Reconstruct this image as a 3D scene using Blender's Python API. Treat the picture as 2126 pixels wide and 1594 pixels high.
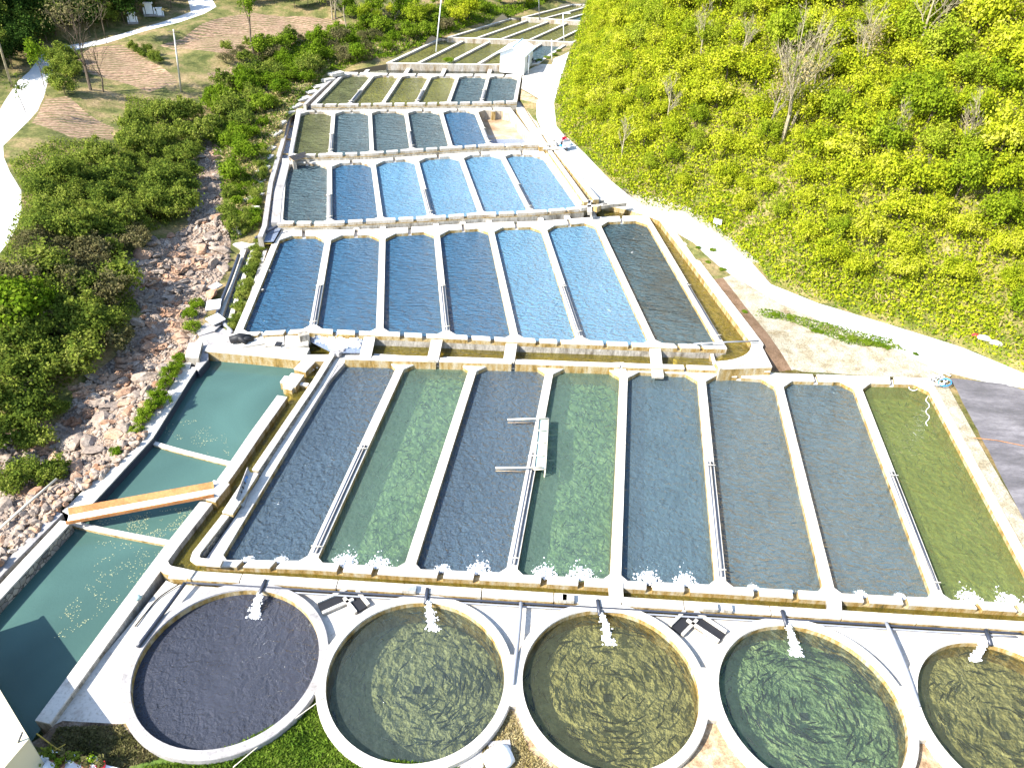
import bpy, bmesh, math, random
import numpy as np
from mathutils import Vector, Matrix, noise as mnoise
from mathutils.geometry import delaunay_2d_cdt

for o in list(bpy.data.objects): bpy.data.objects.remove(o)
S = bpy.context.scene
C = S.collection
R = math.radians
rng = np.random.default_rng(7)
random.seed(7)

# ------------------------------------------------------------------ camera, sky, sun, exposure
CAM_H, FOC, PITCH, ROLL = 32.0, 1560.0, R(36.5), R(3.0)      # drone 32 m above the lowest terrace
cam_d = bpy.data.cameras.new('camera')
cam_d.sensor_width = 36.0
cam_d.lens = FOC / 2126 * 36.0
cam_d.clip_start = 0.5
cam_d.clip_end = 2500
cam = bpy.data.objects.new('camera', cam_d)
C.objects.link(cam)
cam.matrix_world = Matrix.Translation((0, 0, CAM_H)) @ Matrix.Rotation(R(90) - PITCH, 4, 'X') @ Matrix.Rotation(ROLL, 4, 'Z')
S.camera = cam

SUN_EL = R(40)
SUN_AZ = math.atan2(-0.87, -0.49)          # the sun stands to the left, a little behind the camera
sun_dir = Vector((math.sin(SUN_AZ) * math.cos(SUN_EL), math.cos(SUN_AZ) * math.cos(SUN_EL), math.sin(SUN_EL)))
W = bpy.data.worlds.new('World')
S.world = W
W.use_nodes = True
wn = W.node_tree.nodes
sky = wn.new('ShaderNodeTexSky')
sky.sky_type = 'NISHITA'
sky.sun_disc = False
sky.sun_elevation = SUN_EL
sky.sun_rotation = SUN_AZ
sky.air_density = 1.0
sky.dust_density = 0.6
W.node_tree.links.new(sky.outputs[0], wn['Background'].inputs[0])
wn['Background'].inputs[1].default_value = 0.15
sd = bpy.data.lights.new('sun', 'SUN')
sd.energy = 4.8
sd.angle = R(0.5)
sd.color = (1.0, 0.95, 0.86)
so = bpy.data.objects.new('sun', sd)
C.objects.link(so)
so.rotation_euler = sun_dir.to_track_quat('Z', 'Y').to_euler()
so.location = (0, 0, 90)
vs = S.view_settings
vs.view_transform = 'Standard'
vs.look = 'None'
vs.exposure = 1.68
vs.gamma = 1.0
vs.use_curve_mapping = False
S.render.engine = 'CYCLES'

# ------------------------------------------------------------------ survey helpers (photo measurements -> metres)
cr, sr, cp, sp = math.cos(ROLL), math.sin(ROLL), math.cos(PITCH), math.sin(PITCH)
def ray(px, py):
    x = np.asarray(px, float) - 1063.0
    y = 797.0 - np.asarray(py, float)
    x, y = x * cr - y * sr, x * sr + y * cr
    return x, FOC * cp + y * sp, -FOC * sp + y * cp
def P(px, py, z=0.0):
    dx, dy, dz = ray(px, py)
    t = (CAM_H - z) / -dz
    return np.array([dx * t, dy * t])
def PZ(px, py, z=0.0):
    a = P(px, py, z)
    return Vector((float(a[0]), float(a[1]), z))
def PL(pts, z=0.0):
    return [P(a, b, z) for a, b in pts]
def project(x, y, z):
    vx, vy, vz = x, y, z - CAM_H
    f = vy * cp - vz * sp
    u = vy * sp + vz * cp
    a, b = vx / f * FOC, u / f * FOC
    a, b = a * cr + b * sr, -a * sr + b * cr
    return 1063 + a, 797 - b, f
def unit(v):
    v = np.asarray(v, float)
    return v / (np.linalg.norm(v) + 1e-12)
def inside(poly, x, y):
    x = np.asarray(x, float); y = np.asarray(y, float)
    r = np.zeros(x.shape, bool)
    n = len(poly)
    for i in range(n):
        x0, y0 = poly[i]; x1, y1 = poly[(i + 1) % n]
        if y0 == y1: continue
        c = ((y0 > y) != (y1 > y)) & (x < (x1 - x0) * (y - y0) / (y1 - y0) + x0)
        r ^= c
    return r
def polydist(pts, x, y):
    best = np.full(np.shape(x), 1e9)
    for a, b in zip(pts[:-1], pts[1:]):
        dx, dy = b[0] - a[0], b[1] - a[1]
        t = np.clip(((x - a[0]) * dx + (y - a[1]) * dy) / (dx * dx + dy * dy + 1e-9), 0, 1)
        best = np.minimum(best, np.hypot(x - a[0] - t * dx, y - a[1] - t * dy))
    return best

# ------------------------------------------------------------------ object helpers
def tag(o, label=None, cat=None, group=None, kind=None):
    if label: o['label'] = label
    if cat: o['category'] = cat
    if group: o['group'] = group
    if kind: o['kind'] = kind
    return o
def thing(name, label, cat, loc=(0, 0, 0), rz=0.0, group=None):
    o = bpy.data.objects.new(name, None)
    C.objects.link(o)
    o.location = loc
    o.rotation_euler = (0, 0, rz)
    o.empty_display_size = 0.2
    return tag(o, label, cat, group)
def link(name, me, parent=None, mats=None):
    o = bpy.data.objects.new(name, me)
    C.objects.link(o)
    if parent is not None:
        o.parent = parent
        if parent.location.length > 0 and parent.get('_world'):
            o.matrix_parent_inverse = parent.matrix_world.inverted()
    if mats is not None and not me.materials:
        for m in (mats if isinstance(mats, (list, tuple)) else [mats]): me.materials.append(m)
    return o
def pyd(name, verts, faces, mats=None, parent=None, smooth=False, fm=None):
    me = bpy.data.meshes.new(name)
    me.from_pydata([tuple(map(float, v)) for v in verts], [], faces)
    if fm is not None: me.polygons.foreach_set('material_index', fm)
    if smooth: me.polygons.foreach_set('use_smooth', [True] * len(me.polygons))
    me.update()
    return link(name, me, parent, mats)
def npmesh(name, v, f):
    """v (n,3), f (m,k) arrays -> mesh"""
    me = bpy.data.meshes.new(name)
    v = np.ascontiguousarray(v, np.float32); f = np.ascontiguousarray(f, np.int32)
    m, k = f.shape
    me.vertices.add(len(v)); me.vertices.foreach_set('co', v.ravel())
    me.loops.add(m * k); me.loops.foreach_set('vertex_index', f.ravel())
    me.polygons.add(m)
    me.polygons.foreach_set('loop_start', np.arange(0, m * k, k, dtype=np.int32))
    me.polygons.foreach_set('loop_total', np.full(m, k, np.int32))
    me.update(calc_edges=True)
    return me
def copy_tree(o, parent=None):
    c = o.copy(); C.objects.link(c)
    if parent is not None: c.parent = parent
    for ch in list(o.children): copy_tree(ch, c)
    return c
def area2(p):
    return sum(p[i][0] * p[(i + 1) % len(p)][1] - p[(i + 1) % len(p)][0] * p[i][1] for i in range(len(p)))
def ccw(p):
    p = [tuple(map(float, q)) for q in p]
    return p if area2(p) > 0 else p[::-1]
def prism_data(poly, z1, z0, lip=0.1):
    p = ccw(poly); n = len(p)
    zs = [z1, z1 - lip, z0] if lip and z1 - lip > z0 else [z1, z0]
    v = [(x, y, z) for z in zs for x, y in p]
    f = [list(range(n))]; fm = [0]
    for L in range(len(zs) - 1):
        for i in range(n):
            j = (i + 1) % n
            f.append([L * n + j, L * n + i, (L + 1) * n + i, (L + 1) * n + j]); fm.append(0 if L == 0 else 1)
    f.append([(len(zs) - 1) * n + i for i in range(n)][::-1]); fm.append(len(zs) - 2 and 1)
    return v, f, fm
def prism(name, poly, z1, z0, mats, parent=None, lip=0.1):
    v, f, fm = prism_data(poly, z1, z0, lip)
    if not isinstance(mats, (list, tuple)): mats = [mats, mats]
    return pyd(name, v, f, mats, parent, fm=fm)
def offset_line(pts, w):
    pts = [np.asarray(p, float) for p in pts]
    L, Rr = [], []
    for i, p in enumerate(pts):
        d0 = unit(pts[i] - pts[i - 1]) if i > 0 else unit(pts[1] - pts[0])
        d1 = unit(pts[i + 1] - pts[i]) if i < len(pts) - 1 else d0
        n0, n1 = np.array([-d0[1], d0[0]]), np.array([-d1[1], d1[0]])
        m = unit(n0 + n1); k = (w / 2) / max(0.45, float(m @ n0))
        L.append(p + m * k); Rr.append(p - m * k)
    return L, Rr
def wallline(name, pts, w, z1, z0, mats, parent=None, lip=0.1):
    L, Rr = offset_line(pts, w)
    return prism(name, L + Rr[::-1], z1, z0, mats, parent, lip)
def wallz(name, pts3, w, h, mats, parent=None):
    """wall whose top follows the z of pts3 (slabs on a slope)"""
    L, Rr = offset_line([p[:2] for p in pts3], w)
    n = len(pts3); v = []
    for k, (l, r) in enumerate(zip(L, Rr)):
        z = pts3[k][2]
        v += [(l[0], l[1], z), (r[0], r[1], z), (l[0], l[1], z - h), (r[0], r[1], z - h)]
    f = [[0, 1, 3, 2], [4 * n - 4, 4 * n - 2, 4 * n - 1, 4 * n - 3]]; fm = [1, 1]
    for k in range(n - 1):
        a, b = 4 * k, 4 * k + 4
        f += [[a, b, b + 1, a + 1], [a + 2, b + 2, b, a], [a + 1, b + 1, b + 3, a + 3], [a + 3, b + 3, b + 2, a + 2]]; fm += [0, 1, 1, 1]
    if not isinstance(mats, (list, tuple)): mats = [mats, mats]
    return pyd(name, v, f, mats, parent, fm=fm)
def tube_data(pts, r, n=6, caps=True):
    pts = [Vector(p) for p in pts]; v, f = [], []
    rs = r if isinstance(r, (list, tuple)) else [r] * len(pts)
    for i, p in enumerate(pts):
        d = (pts[min(i + 1, len(pts) - 1)] - pts[max(i - 1, 0)])
        d = d.normalized() if d.length > 1e-6 else Vector((0, 0, 1))
        a = d.cross(Vector((0, 0, 1)))
        if a.length < 0.05: a = d.cross(Vector((1, 0, 0)))
        a.normalize(); b = d.cross(a)
        for k in range(n):
            t = 2 * math.pi * k / n
            v.append(tuple(p + (a * math.cos(t) + b * math.sin(t)) * rs[i]))
    for i in range(len(pts) - 1):
        for k in range(n):
            f.append([i * n + k, i * n + (k + 1) % n, (i + 1) * n + (k + 1) % n, (i + 1) * n + k])
    if caps:
        f.append(list(range(n))[::-1]); f.append([(len(pts) - 1) * n + k for k in range(n)])
    return v, f
def tube(name, pts, r, mat, parent=None, n=6):
    v, f = tube_data(pts, r, n)
    return pyd(name, v, f, mat, parent, smooth=True)
def merge(parts):
    V, F = [], []
    for v, f in parts:
        o = len(V); V += list(v); F += [[i + o for i in q] for q in f]
    return V, F
def box_data(x0, x1, y0, y1, z0, z1):
    v = [(x, y, z) for x in (x0, x1) for y in (y0, y1) for z in (z0, z1)]
    return v, [[0, 1, 3, 2], [4, 6, 7, 5], [0, 4, 5, 1], [2, 3, 7, 6], [0, 2, 6, 4], [1, 5, 7, 3]]
def box(name, x0, x1, y0, y1, z0, z1, mat, parent=None, bevel=0.0):
    v, f = box_data(x0, x1, y0, y1, z0, z1)
    o = pyd(name, v, f, mat, parent)
    if bevel:
        m = o.modifiers.new('bevel', 'BEVEL'); m.width = bevel; m.segments = 2
    return o
def smooth_line(pts, k=5):
    pts = [np.asarray(p, float) for p in pts]; out = []
    for i in range(len(pts) - 1):
        p0, p1, p2, p3 = pts[max(i - 1, 0)], pts[i], pts[i + 1], pts[min(i + 2, len(pts) - 1)]
        for j in range(k):
            t = j / k
            out.append(0.5 * ((2 * p1) + (-p0 + p2) * t + (2 * p0 - 5 * p1 + 4 * p2 - p3) * t * t + (-p0 + 3 * p1 - 3 * p2 + p3) * t ** 3))
    out.append(pts[-1])
    return out

# ------------------------------------------------------------------ materials
def new_mat(name):
    m = bpy.data.materials.new(name); m.use_nodes = True
    nt = m.node_tree; nt.nodes.clear()
    out = nt.nodes.new('ShaderNodeOutputMaterial')
    return m, nt, out
class G:
    def __init__(s, nt): s.nt = nt
    def n(s, t, **k):
        q = s.nt.nodes.new('ShaderNode' + t)
        for a, b in k.items(): setattr(q, a, b)
        return q
    def l(s, a, b): s.nt.links.new(a, b)
    def pos(s, scale=(1, 1, 1), rot=0.0):
        g = s.n('NewGeometry'); m = s.n('Mapping')
        m.inputs['Scale'].default_value = scale; m.inputs['Rotation'].default_value = (0, 0, rot)
        s.l(g.outputs['Position'], m.inputs['Vector']); return m.outputs[0]
    def noise(s, vec, scale, detail=3.0, rough=0.55, dist=0.0):
        q = s.n('TexNoise'); q.inputs['Scale'].default_value = scale; q.inputs['Detail'].default_value = detail
        q.inputs['Roughness'].default_value = rough; q.inputs['Distortion'].default_value = dist
        s.l(vec, q.inputs['Vector']); return q.outputs['Fac']
    def ramp(s, fac, stops):
        q = s.n('ValToRGB'); e = q.color_ramp.elements
        while len(e) < len(stops): e.new(0.5)
        for el, (p, c) in zip(e, stops):
            el.position = p; el.color = (*c, 1) if len(c) == 3 else c
        s.l(fac, q.inputs[0]); return q.outputs[0]
    def mix(s, fac, a, b, mode='MIX'):
        q = s.n('Mix', data_type='RGBA', blend_type=mode)
        for sock, val in ((0, fac), (6, a), (7, b)):
            if isinstance(val, (int, float)): q.inputs[sock].default_value = val
            elif isinstance(val, tuple): q.inputs[sock].default_value = (*val, 1)
            else: s.l(val, q.inputs[sock])
        return q.outputs[2]
    def bump(s, h, strength, dist):
        q = s.n('Bump'); q.inputs['Strength'].default_value = strength; q.inputs['Distance'].default_value = dist
        s.l(h, q.inputs['Height']); return q.outputs[0]
    def bsdf(s, col, rough=0.9, normal=None, spec=0.3, metal=0.0):
        q = s.n('BsdfPrincipled')
        if isinstance(col, tuple): q.inputs['Base Color'].default_value = (*col, 1)
        else: s.l(col, q.inputs['Base Color'])
        q.inputs['Roughness'].default_value = rough
        q.inputs['Specular IOR Level'].default_value = spec
        q.inputs['Metallic'].default_value = metal
        if normal is not None: s.l(normal, q.inputs['Normal'])
        return q.outputs[0]

def mat_mottled(name, stops, scale=1.0, fine=9.0, fine_amt=0.35, rough=0.9, bump=0.4, bdist=0.03, spec=0.25, stretch=(1, 1, 1), detail=5):
    m, nt, out = new_mat(name); g = G(nt)
    v = g.pos(stretch)
    a = g.noise(v, scale, detail, 0.6)
    col = g.ramp(a, stops)
    b = g.noise(v, fine, 4, 0.7)
    k = g.ramp(b, [(0.3, (1 - fine_amt,) * 3), (0.7, (1.0 + fine_amt * 0.3,) * 3)])
    col = g.mix(1.0, col, k, 'MULTIPLY')
    nm = g.bump(b, bump, bdist)
    g.l(g.bsdf(col, rough, nm, spec), out.inputs[0])
    return m
def mat_plain(name, col, rough=0.6, spec=0.4, metal=0.0, var=0.12, vs_=3.0):
    m, nt, out = new_mat(name); g = G(nt)
    a = g.noise(g.pos(), vs_, 4)
    c = g.ramp(a, [(0.3, tuple(x * (1 - var) for x in col)), (0.7, tuple(min(1, x * (1 + var)) for x in col))])
    g.l(g.bsdf(c, rough, None, spec, metal), out.inputs[0])
    return m

def mat_concrete(name, base, dark, stain=0.5):
    m, nt, out = new_mat(name); g = G(nt)
    v = g.pos()
    a = g.noise(v, 0.8, 6, 0.65, 0.4)
    col = g.ramp(a, [(0.30, dark), (0.46, base), (0.75, tuple(min(1, c * 1.15) for c in base))])
    b = g.noise(v, 6.0, 5, 0.7)
    col = g.mix(1.0, col, g.ramp(b, [(0.28, (0.62, 0.6, 0.57)), (0.5, (1, 1, 1))]), 'MULTIPLY')
    c = g.noise(v, 0.33, 3, 0.6, 1.0)
    col = g.mix(g.ramp(c, [(0.52, (0, 0, 0)), (0.72, (stain,) * 3)]), col, (0.30, 0.24, 0.15), 'MIX')
    g.l(g.bsdf(col, 0.92, g.bump(b, 0.45, 0.02), 0.2), out.inputs[0])
    return m
M = {}
M['concrete'] = mat_concrete('concrete_pale', (0.50, 0.47, 0.42), (0.34, 0.31, 0.27), 0.22)
M['concrete_old'] = mat_concrete('concrete_grey', (0.29, 0.275, 0.27), (0.17, 0.16, 0.155), 0.3)
M['pavement'] = mat_concrete('concrete_yard', (0.46, 0.43, 0.38), (0.34, 0.30, 0.26), 0.4)
M['road'] = mat_mottled('road_concrete', [(0.3, (0.47, 0.46, 0.44)), (0.6, (0.55, 0.54, 0.52))], 0.25, 5, 0.1, 0.85, 0.2, 0.01)
def mat_stain():
    m, nt, out = new_mat('algae_stained_wall'); g = G(nt)
    v = g.pos((1, 1, 0.25))
    a = g.noise(v, 2.2, 5, 0.65)
    col = g.ramp(a, [(0.28, (0.07, 0.06, 0.025)), (0.42, (0.27, 0.17, 0.045)), (0.56, (0.36, 0.28, 0.15)), (0.72, (0.43, 0.39, 0.32))])
    b = g.noise(g.pos(), 9, 4, 0.7)
    col = g.mix(1.0, col, g.ramp(b, [(0.3, (0.6, 0.6, 0.55)), (0.6, (1, 1, 1))]), 'MULTIPLY')
    g.l(g.bsdf(col, 0.85, g.bump(b, 0.5, 0.03), 0.3), out.inputs[0])
    return m
M['stain'] = mat_stain()
M['pale_wall'] = mat_mottled('damp_pale_wall', [(0.30, (0.20, 0.13, 0.06)), (0.44, (0.36, 0.30, 0.22)), (0.7, (0.47, 0.44, 0.40))], 1.4, 8, 0.45, stretch=(1, 1, 0.3))
M['grimy'] = mat_mottled('weathered_wall', [(0.32, (0.13, 0.11, 0.08)), (0.48, (0.33, 0.30, 0.25)), (0.7, (0.45, 0.42, 0.37))], 1.6, 8, 0.5, stretch=(1, 1, 0.3))
def mat_masonry():
    m, nt, out = new_mat('rubble_masonry'); g = G(nt)
    v = g.pos()
    vo = g.n('TexVoronoi'); vo.feature = 'DISTANCE_TO_EDGE'; vo.inputs['Scale'].default_value = 3.2
    g.l(v, vo.inputs['Vector'])
    vc = g.n('TexVoronoi'); vc.inputs['Scale'].default_value = 3.2; g.l(v, vc.inputs['Vector'])
    cc = g.ramp(vc.outputs['Color'], [(0.2, (0.13, 0.125, 0.12)), (0.6, (0.24, 0.22, 0.19)), (0.9, (0.33, 0.30, 0.25))])
    col = g.mix(g.ramp(vo.outputs['Distance'], [(0.02, (0, 0, 0)), (0.07, (1, 1, 1))]), (0.05, 0.047, 0.04), cc)
    g.l(g.bsdf(col, 0.9, g.bump(vo.outputs['Distance'], 0.8, 0.1), 0.2), out.inputs[0])
    return m
M['masonry'] = mat_masonry()
M['floor_olive'] = mat_mottled('algae_floor_olive', [(0.3, (0.24, 0.22, 0.11)), (0.5, (0.35, 0.32, 0.17)), (0.72, (0.44, 0.40, 0.23))], 1.3, 5, 0.5, 0.9)
M['floor_green'] = mat_mottled('algae_floor_green', [(0.3, (0.16, 0.22, 0.12)), (0.5, (0.30, 0.38, 0.19)), (0.72, (0.44, 0.48, 0.26))], 1.0, 5, 0.5, 0.9)
M['floor_dark'] = mat_mottled('silt_floor_dark', [(0.3, (0.03, 0.035, 0.04)), (0.7, (0.07, 0.08, 0.08))], 0.8, 5, 0.4, 0.9)
M['floor_tan'] = mat_mottled('drained_floor_tan', [(0.3, (0.22, 0.13, 0.06)), (0.5, (0.38, 0.28, 0.18)), (0.7, (0.45, 0.40, 0.36))], 0.35, 5, 0.3, 0.8)
M['floor_blue'] = mat_mottled('silty_floor_bluegrey', [(0.3, (0.14, 0.18, 0.20)), (0.7, (0.24, 0.28, 0.28))], 0.8, 5, 0.3, 0.9)
M['floor_ochre'] = mat_mottled('algae_channel_bed', [(0.3, (0.12, 0.09, 0.015)), (0.5, (0.30, 0.23, 0.035)), (0.72, (0.42, 0.35, 0.07))], 1.6, 6, 0.5, 0.9, stretch=(1, 1, 1))

def mat_water(name, scatter, turb, tint, scale=1.2, bump=0.5, dist=0.12, stretch=(1, 1, 1), rot=0.0, rough=0.04, var=0.35, vscale=0.25):
    """still or rippled water: sky reflection by Fresnel over a partly clear, partly turbid body"""
    m, nt, out = new_mat(name); g = G(nt)
    v = g.pos(stretch, rot)
    a = g.noise(v, scale, 2.0, 0.5, 0.5)
    b = g.noise(v, scale * 2.9, 3.5, 0.65, 0.3)
    h = g.n('Math', operation='MULTIPLY_ADD'); g.l(b, h.inputs[0]); h.inputs[1].default_value = 0.42; g.l(a, h.inputs[2])
    nm = g.bump(h.outputs[0], bump, dist)
    d = g.n('BsdfDiffuse'); g.l(nm, d.inputs['Normal'])
    big = g.noise(g.pos(), vscale, 3, 0.5, 0.8)
    dc = g.ramp(big, [(0.3, tuple(c * (1 - var) for c in scatter)), (0.7, tuple(c * (1 + var) for c in scatter))])
    g.l(dc, d.inputs['Color'])
    t = g.n('BsdfTransparent'); t.inputs[0].default_value = (*tint, 1)
    body = g.n('MixShader'); body.inputs[0].default_value = turb
    g.l(t.outputs[0], body.inputs[1]); g.l(d.outputs[0], body.inputs[2])
    gl = g.n('BsdfGlossy'); gl.inputs['Roughness'].default_value = rough; g.l(nm, gl.inputs['Normal'])
    fr = g.n('Fresnel'); fr.inputs['IOR'].default_value = 1.33; g.l(nm, fr.inputs['Normal'])
    mx = g.n('MixShader'); g.l(fr.outputs[0], mx.inputs[0]); g.l(body.outputs[0], mx.inputs[1]); g.l(gl.outputs[0], mx.inputs[2])
    g.l(mx.outputs[0], out.inputs[0])
    return m
WM = {
 'green_clear': mat_water('water_green_clear', (0.15, 0.23, 0.18), 0.3, (0.76, 0.90, 0.74), 2.4, 1.0, 0.1, var=0.1),
 'slate': mat_water('water_slate', (0.085, 0.125, 0.165), 0.55, (0.48, 0.62, 0.68), 2.6, 1.0, 0.26, var=0.08),
 'slate_clear': mat_water('water_slate_clear', (0.115, 0.17, 0.20), 0.42, (0.58, 0.74, 0.78), 2.4, 1.0, 0.16, var=0.08),
 'slate_rip': mat_water('water_slate_rippled', (0.105, 0.165, 0.20), 0.52, (0.54, 0.70, 0.72), 1.7, 1.0, 0.45, (0.8, 1.9, 1), 0.15, var=0.08),
 'olive_clear': mat_water('water_olive_clear', (0.16, 0.20, 0.07), 0.36, (0.78, 0.86, 0.46), 2.2, 1.0, 0.14, var=0.1),
 'deep_blue': mat_water('water_deep_blue', (0.050, 0.14, 0.245), 0.8, (0.3, 0.45, 0.55), 1.6, 1.0, 0.75, (0.75, 1.9, 1), -0.15, var=0.06),  # blue of the reflected sky is put into the scatter colour
 'sky_blue': mat_water('water_sky_blue', (0.115, 0.265, 0.40), 0.8, (0.3, 0.45, 0.5), 2.2, 1.0, 0.45, (0.9, 1.5, 1), 0.1, var=0.06),  # paler sky reflection, likewise carried by the diffuse scatter colour
 'reflect': mat_water('water_dark_rippled', (0.05, 0.10, 0.125), 0.75, (0.35, 0.45, 0.4), 1.4, 1.0, 1.1, (0.8, 1.8, 1), 0.6),  # scatter made bluer to stand in for sky mirrored on the ripples
 'steel_rip': mat_water('water_steel_rippled', (0.095, 0.15, 0.17), 0.8, (0.3, 0.4, 0.4), 1.3, 1.0, 1.3, (0.6, 1.7, 1), 0.0, var=0.1),
 'moss_rip': mat_water('water_moss_rippled', (0.12, 0.13, 0.05), 0.8, (0.4, 0.45, 0.2), 1.3, 1.0, 1.1, (0.6, 1.7, 1), 0.0, var=0.25),
 'moss': mat_water('water_moss', (0.15, 0.145, 0.03), 0.75, (0.5, 0.5, 0.2), 1.8, 1.0, 0.4, var=0.25),
 'tank_dark': mat_water('water_tank_dark', (0.046, 0.050, 0.066), 0.8, (0.3, 0.3, 0.35), 3.4, 1.0, 0.16, var=0.1),
 'tank_olive': mat_water('water_tank_olive', (0.17, 0.175, 0.10), 0.12, (0.86, 0.88, 0.70), 2.0, 1.0, 0.12, var=0.1),
 'tank_teal': mat_water('water_tank_teal', (0.13, 0.165, 0.15), 0.15, (0.78, 0.86, 0.76), 2.2, 1.0, 0.12, var=0.1),
 'settle': mat_water('water_settling', (0.055, 0.110, 0.095), 0.85, (0.3, 0.5, 0.45), 5.0, 0.5, 0.02, rough=0.02, var=0.3, vscale=0.10),
 'channel': mat_water('water_channel', (0.20, 0.17, 0.03), 0.25, (0.88, 0.80, 0.42), 3.0, 1.0, 0.16),
 'ditch': mat_water('water_ditch', (0.05, 0.06, 0.045), 0.5, (0.6, 0.58, 0.42), 3.0, 1.0, 0.12),
 'pale': mat_water('water_pale', (0.20, 0.24, 0.32), 0.75, (0.7, 0.75, 0.8), 3.0, 1.0, 0.10, var=0.1),
}
M['foam'] = mat_plain('white_foam', (0.82, 0.84, 0.86), 0.5, 0.4, var=0.05)
M['white'] = mat_plain('white_paint', (0.78, 0.79, 0.80), 0.5, 0.3, var=0.05)
M['hut_wall'] = mat_plain('hut_wall_white', (0.72, 0.72, 0.72), 0.6, 0.3, var=0.05)
M['hut_roof'] = mat_plain('hut_roof_pale_blue', (0.60, 0.72, 0.82), 0.45, 0.4, var=0.05)
M['pipe_dark'] = mat_plain('pipe_dark', (0.03, 0.035, 0.05), 0.4, 0.4)  # also colours settling pond wall sides, as painted shade
M['pipe_grey'] = mat_plain('pipe_grey', (0.22, 0.23, 0.26), 0.45, 0.4)
M['rust'] = mat_mottled('rusty_orange_steel', [(0.3, (0.30, 0.12, 0.035)), (0.6, (0.50, 0.22, 0.08))], 1.5, 8, 0.3, 0.7)
M['wood'] = mat_mottled('weathered_wood', [(0.3, (0.25, 0.16, 0.09)), (0.7, (0.42, 0.32, 0.2))], 3, 14, 0.4, 0.8)
M['cream'] = mat_plain('cream_render', (0.58, 0.52, 0.36), 0.7, 0.2, var=0.05, vs_=0.6)
M['black'] = mat_plain('black_rubber', (0.015, 0.015, 0.017), 0.6, 0.3)
M['red'] = mat_plain('red_cloth', (0.55, 0.02, 0.04), 0.8, 0.2)
M['skin'] = mat_plain('skin', (0.42, 0.25, 0.17), 0.6, 0.3)
M['blue'] = mat_plain('blue_paint', (0.04, 0.22, 0.55), 0.5, 0.4)
M['teal_net'] = mat_plain('teal_netting', (0.30, 0.40, 0.37), 0.8, 0.1)
M['bamboo'] = mat_plain('pale_bamboo', (0.62, 0.56, 0.44), 0.6, 0.2)
M['board'] = mat_mottled('grey_board', [(0.3, (0.20, 0.22, 0.24)), (0.7, (0.36, 0.38, 0.42))], 2, 9, 0.3, 0.7)
M['yellow'] = mat_plain('yellow_hose', (0.5, 0.36, 0.06), 0.5, 0.3)
M['terracotta'] = mat_plain('clay_pot', (0.30, 0.14, 0.08), 0.8, 0.2)
M['tarp'] = mat_mottled('grey_liner_sheet', [(0.3, (0.085, 0.08, 0.083)), (0.5, (0.13, 0.12, 0.127)), (0.72, (0.22, 0.205, 0.212))], 0.5, 6, 0.3, 0.6, 0.4, 0.04, 0.4, (0.5, 1.6, 1))
M['rock'] = mat_mottled('pale_rock', [(0.3, (0.17, 0.14, 0.12)), (0.5, (0.31, 0.24, 0.185)), (0.72, (0.40, 0.34, 0.28))], 0.9, 6, 0.5, 0.9, 0.6, 0.05)
M['rock_tan'] = mat_mottled('tan_rock', [(0.3, (0.24, 0.12, 0.065)), (0.5, (0.36, 0.22, 0.14)), (0.72, (0.44, 0.33, 0.24))], 0.7, 5, 0.5, 0.9, 0.7, 0.08)
M['rock_dark'] = mat_mottled('dark_rock', [(0.3, (0.07, 0.068, 0.065)), (0.7, (0.30, 0.28, 0.26))], 1.4, 6, 0.5, 0.9)
# ground materials
M['earth'] = mat_mottled('grassy_earth', [(0.32, (0.06, 0.075, 0.02)), (0.46, (0.14, 0.14, 0.045)), (0.58, (0.25, 0.19, 0.09)), (0.78, (0.36, 0.26, 0.15))], 0.35, 3.5, 0.5, 0.95, 0.7, 0.15, 0.1)
M['hill_soil'] = mat_mottled('hill_soil', [(0.35, (0.10, 0.12, 0.02)), (0.55, (0.22, 0.19, 0.06)), (0.75, (0.36, 0.27, 0.15))], 0.3, 3, 0.5, 0.95, 0.8, 0.2, 0.1)
M['subsoil'] = mat_mottled('packed_fill', [(0.3, (0.16, 0.14, 0.11)), (0.7, (0.30, 0.27, 0.23))], 0.6, 5, 0.4)
M['grass'] = mat_mottled('short_grass', [(0.3, (0.05, 0.08, 0.02)), (0.5, (0.10, 0.16, 0.03)), (0.7, (0.20, 0.19, 0.07))], 0.7, 7, 0.5, 0.95, 0.8, 0.1, 0.1)
M['dirt'] = mat_mottled('dark_pebbly_dirt', [(0.3, (0.07, 0.05, 0.035)), (0.5, (0.16, 0.115, 0.08)), (0.72, (0.30, 0.25, 0.20))], 1.2, 8, 0.6, 0.95, 0.8, 0.08, 0.1)
M['brown'] = mat_mottled('brown_bed', [(0.3, (0.13, 0.08, 0.045)), (0.7, (0.24, 0.155, 0.10))], 0.8, 8, 0.4, 0.95, 0.7, 0.06, 0.1)
M['gravel'] = mat_mottled('pale_gravel', [(0.3, (0.24, 0.19, 0.11)), (0.5, (0.37, 0.33, 0.24)), (0.72, (0.46, 0.43, 0.36))], 0.9, 9, 0.6, 0.95, 0.7, 0.06, 0.1)
M['straw'] = mat_mottled('straw_soil', [(0.3, (0.22, 0.13, 0.07)), (0.5, (0.42, 0.30, 0.18)), (0.72, (0.52, 0.44, 0.32))], 1.5, 9, 0.5, 0.95, 0.7, 0.06, 0.1)
M['stream'] = mat_mottled('stream_bed_stone', [(0.3, (0.16, 0.13, 0.11)), (0.45, (0.29, 0.20, 0.14)), (0.6, (0.37, 0.28, 0.215)), (0.8, (0.42, 0.36, 0.31))], 0.5, 3.5, 0.6, 0.95, 1.0, 0.25, 0.15)
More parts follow.
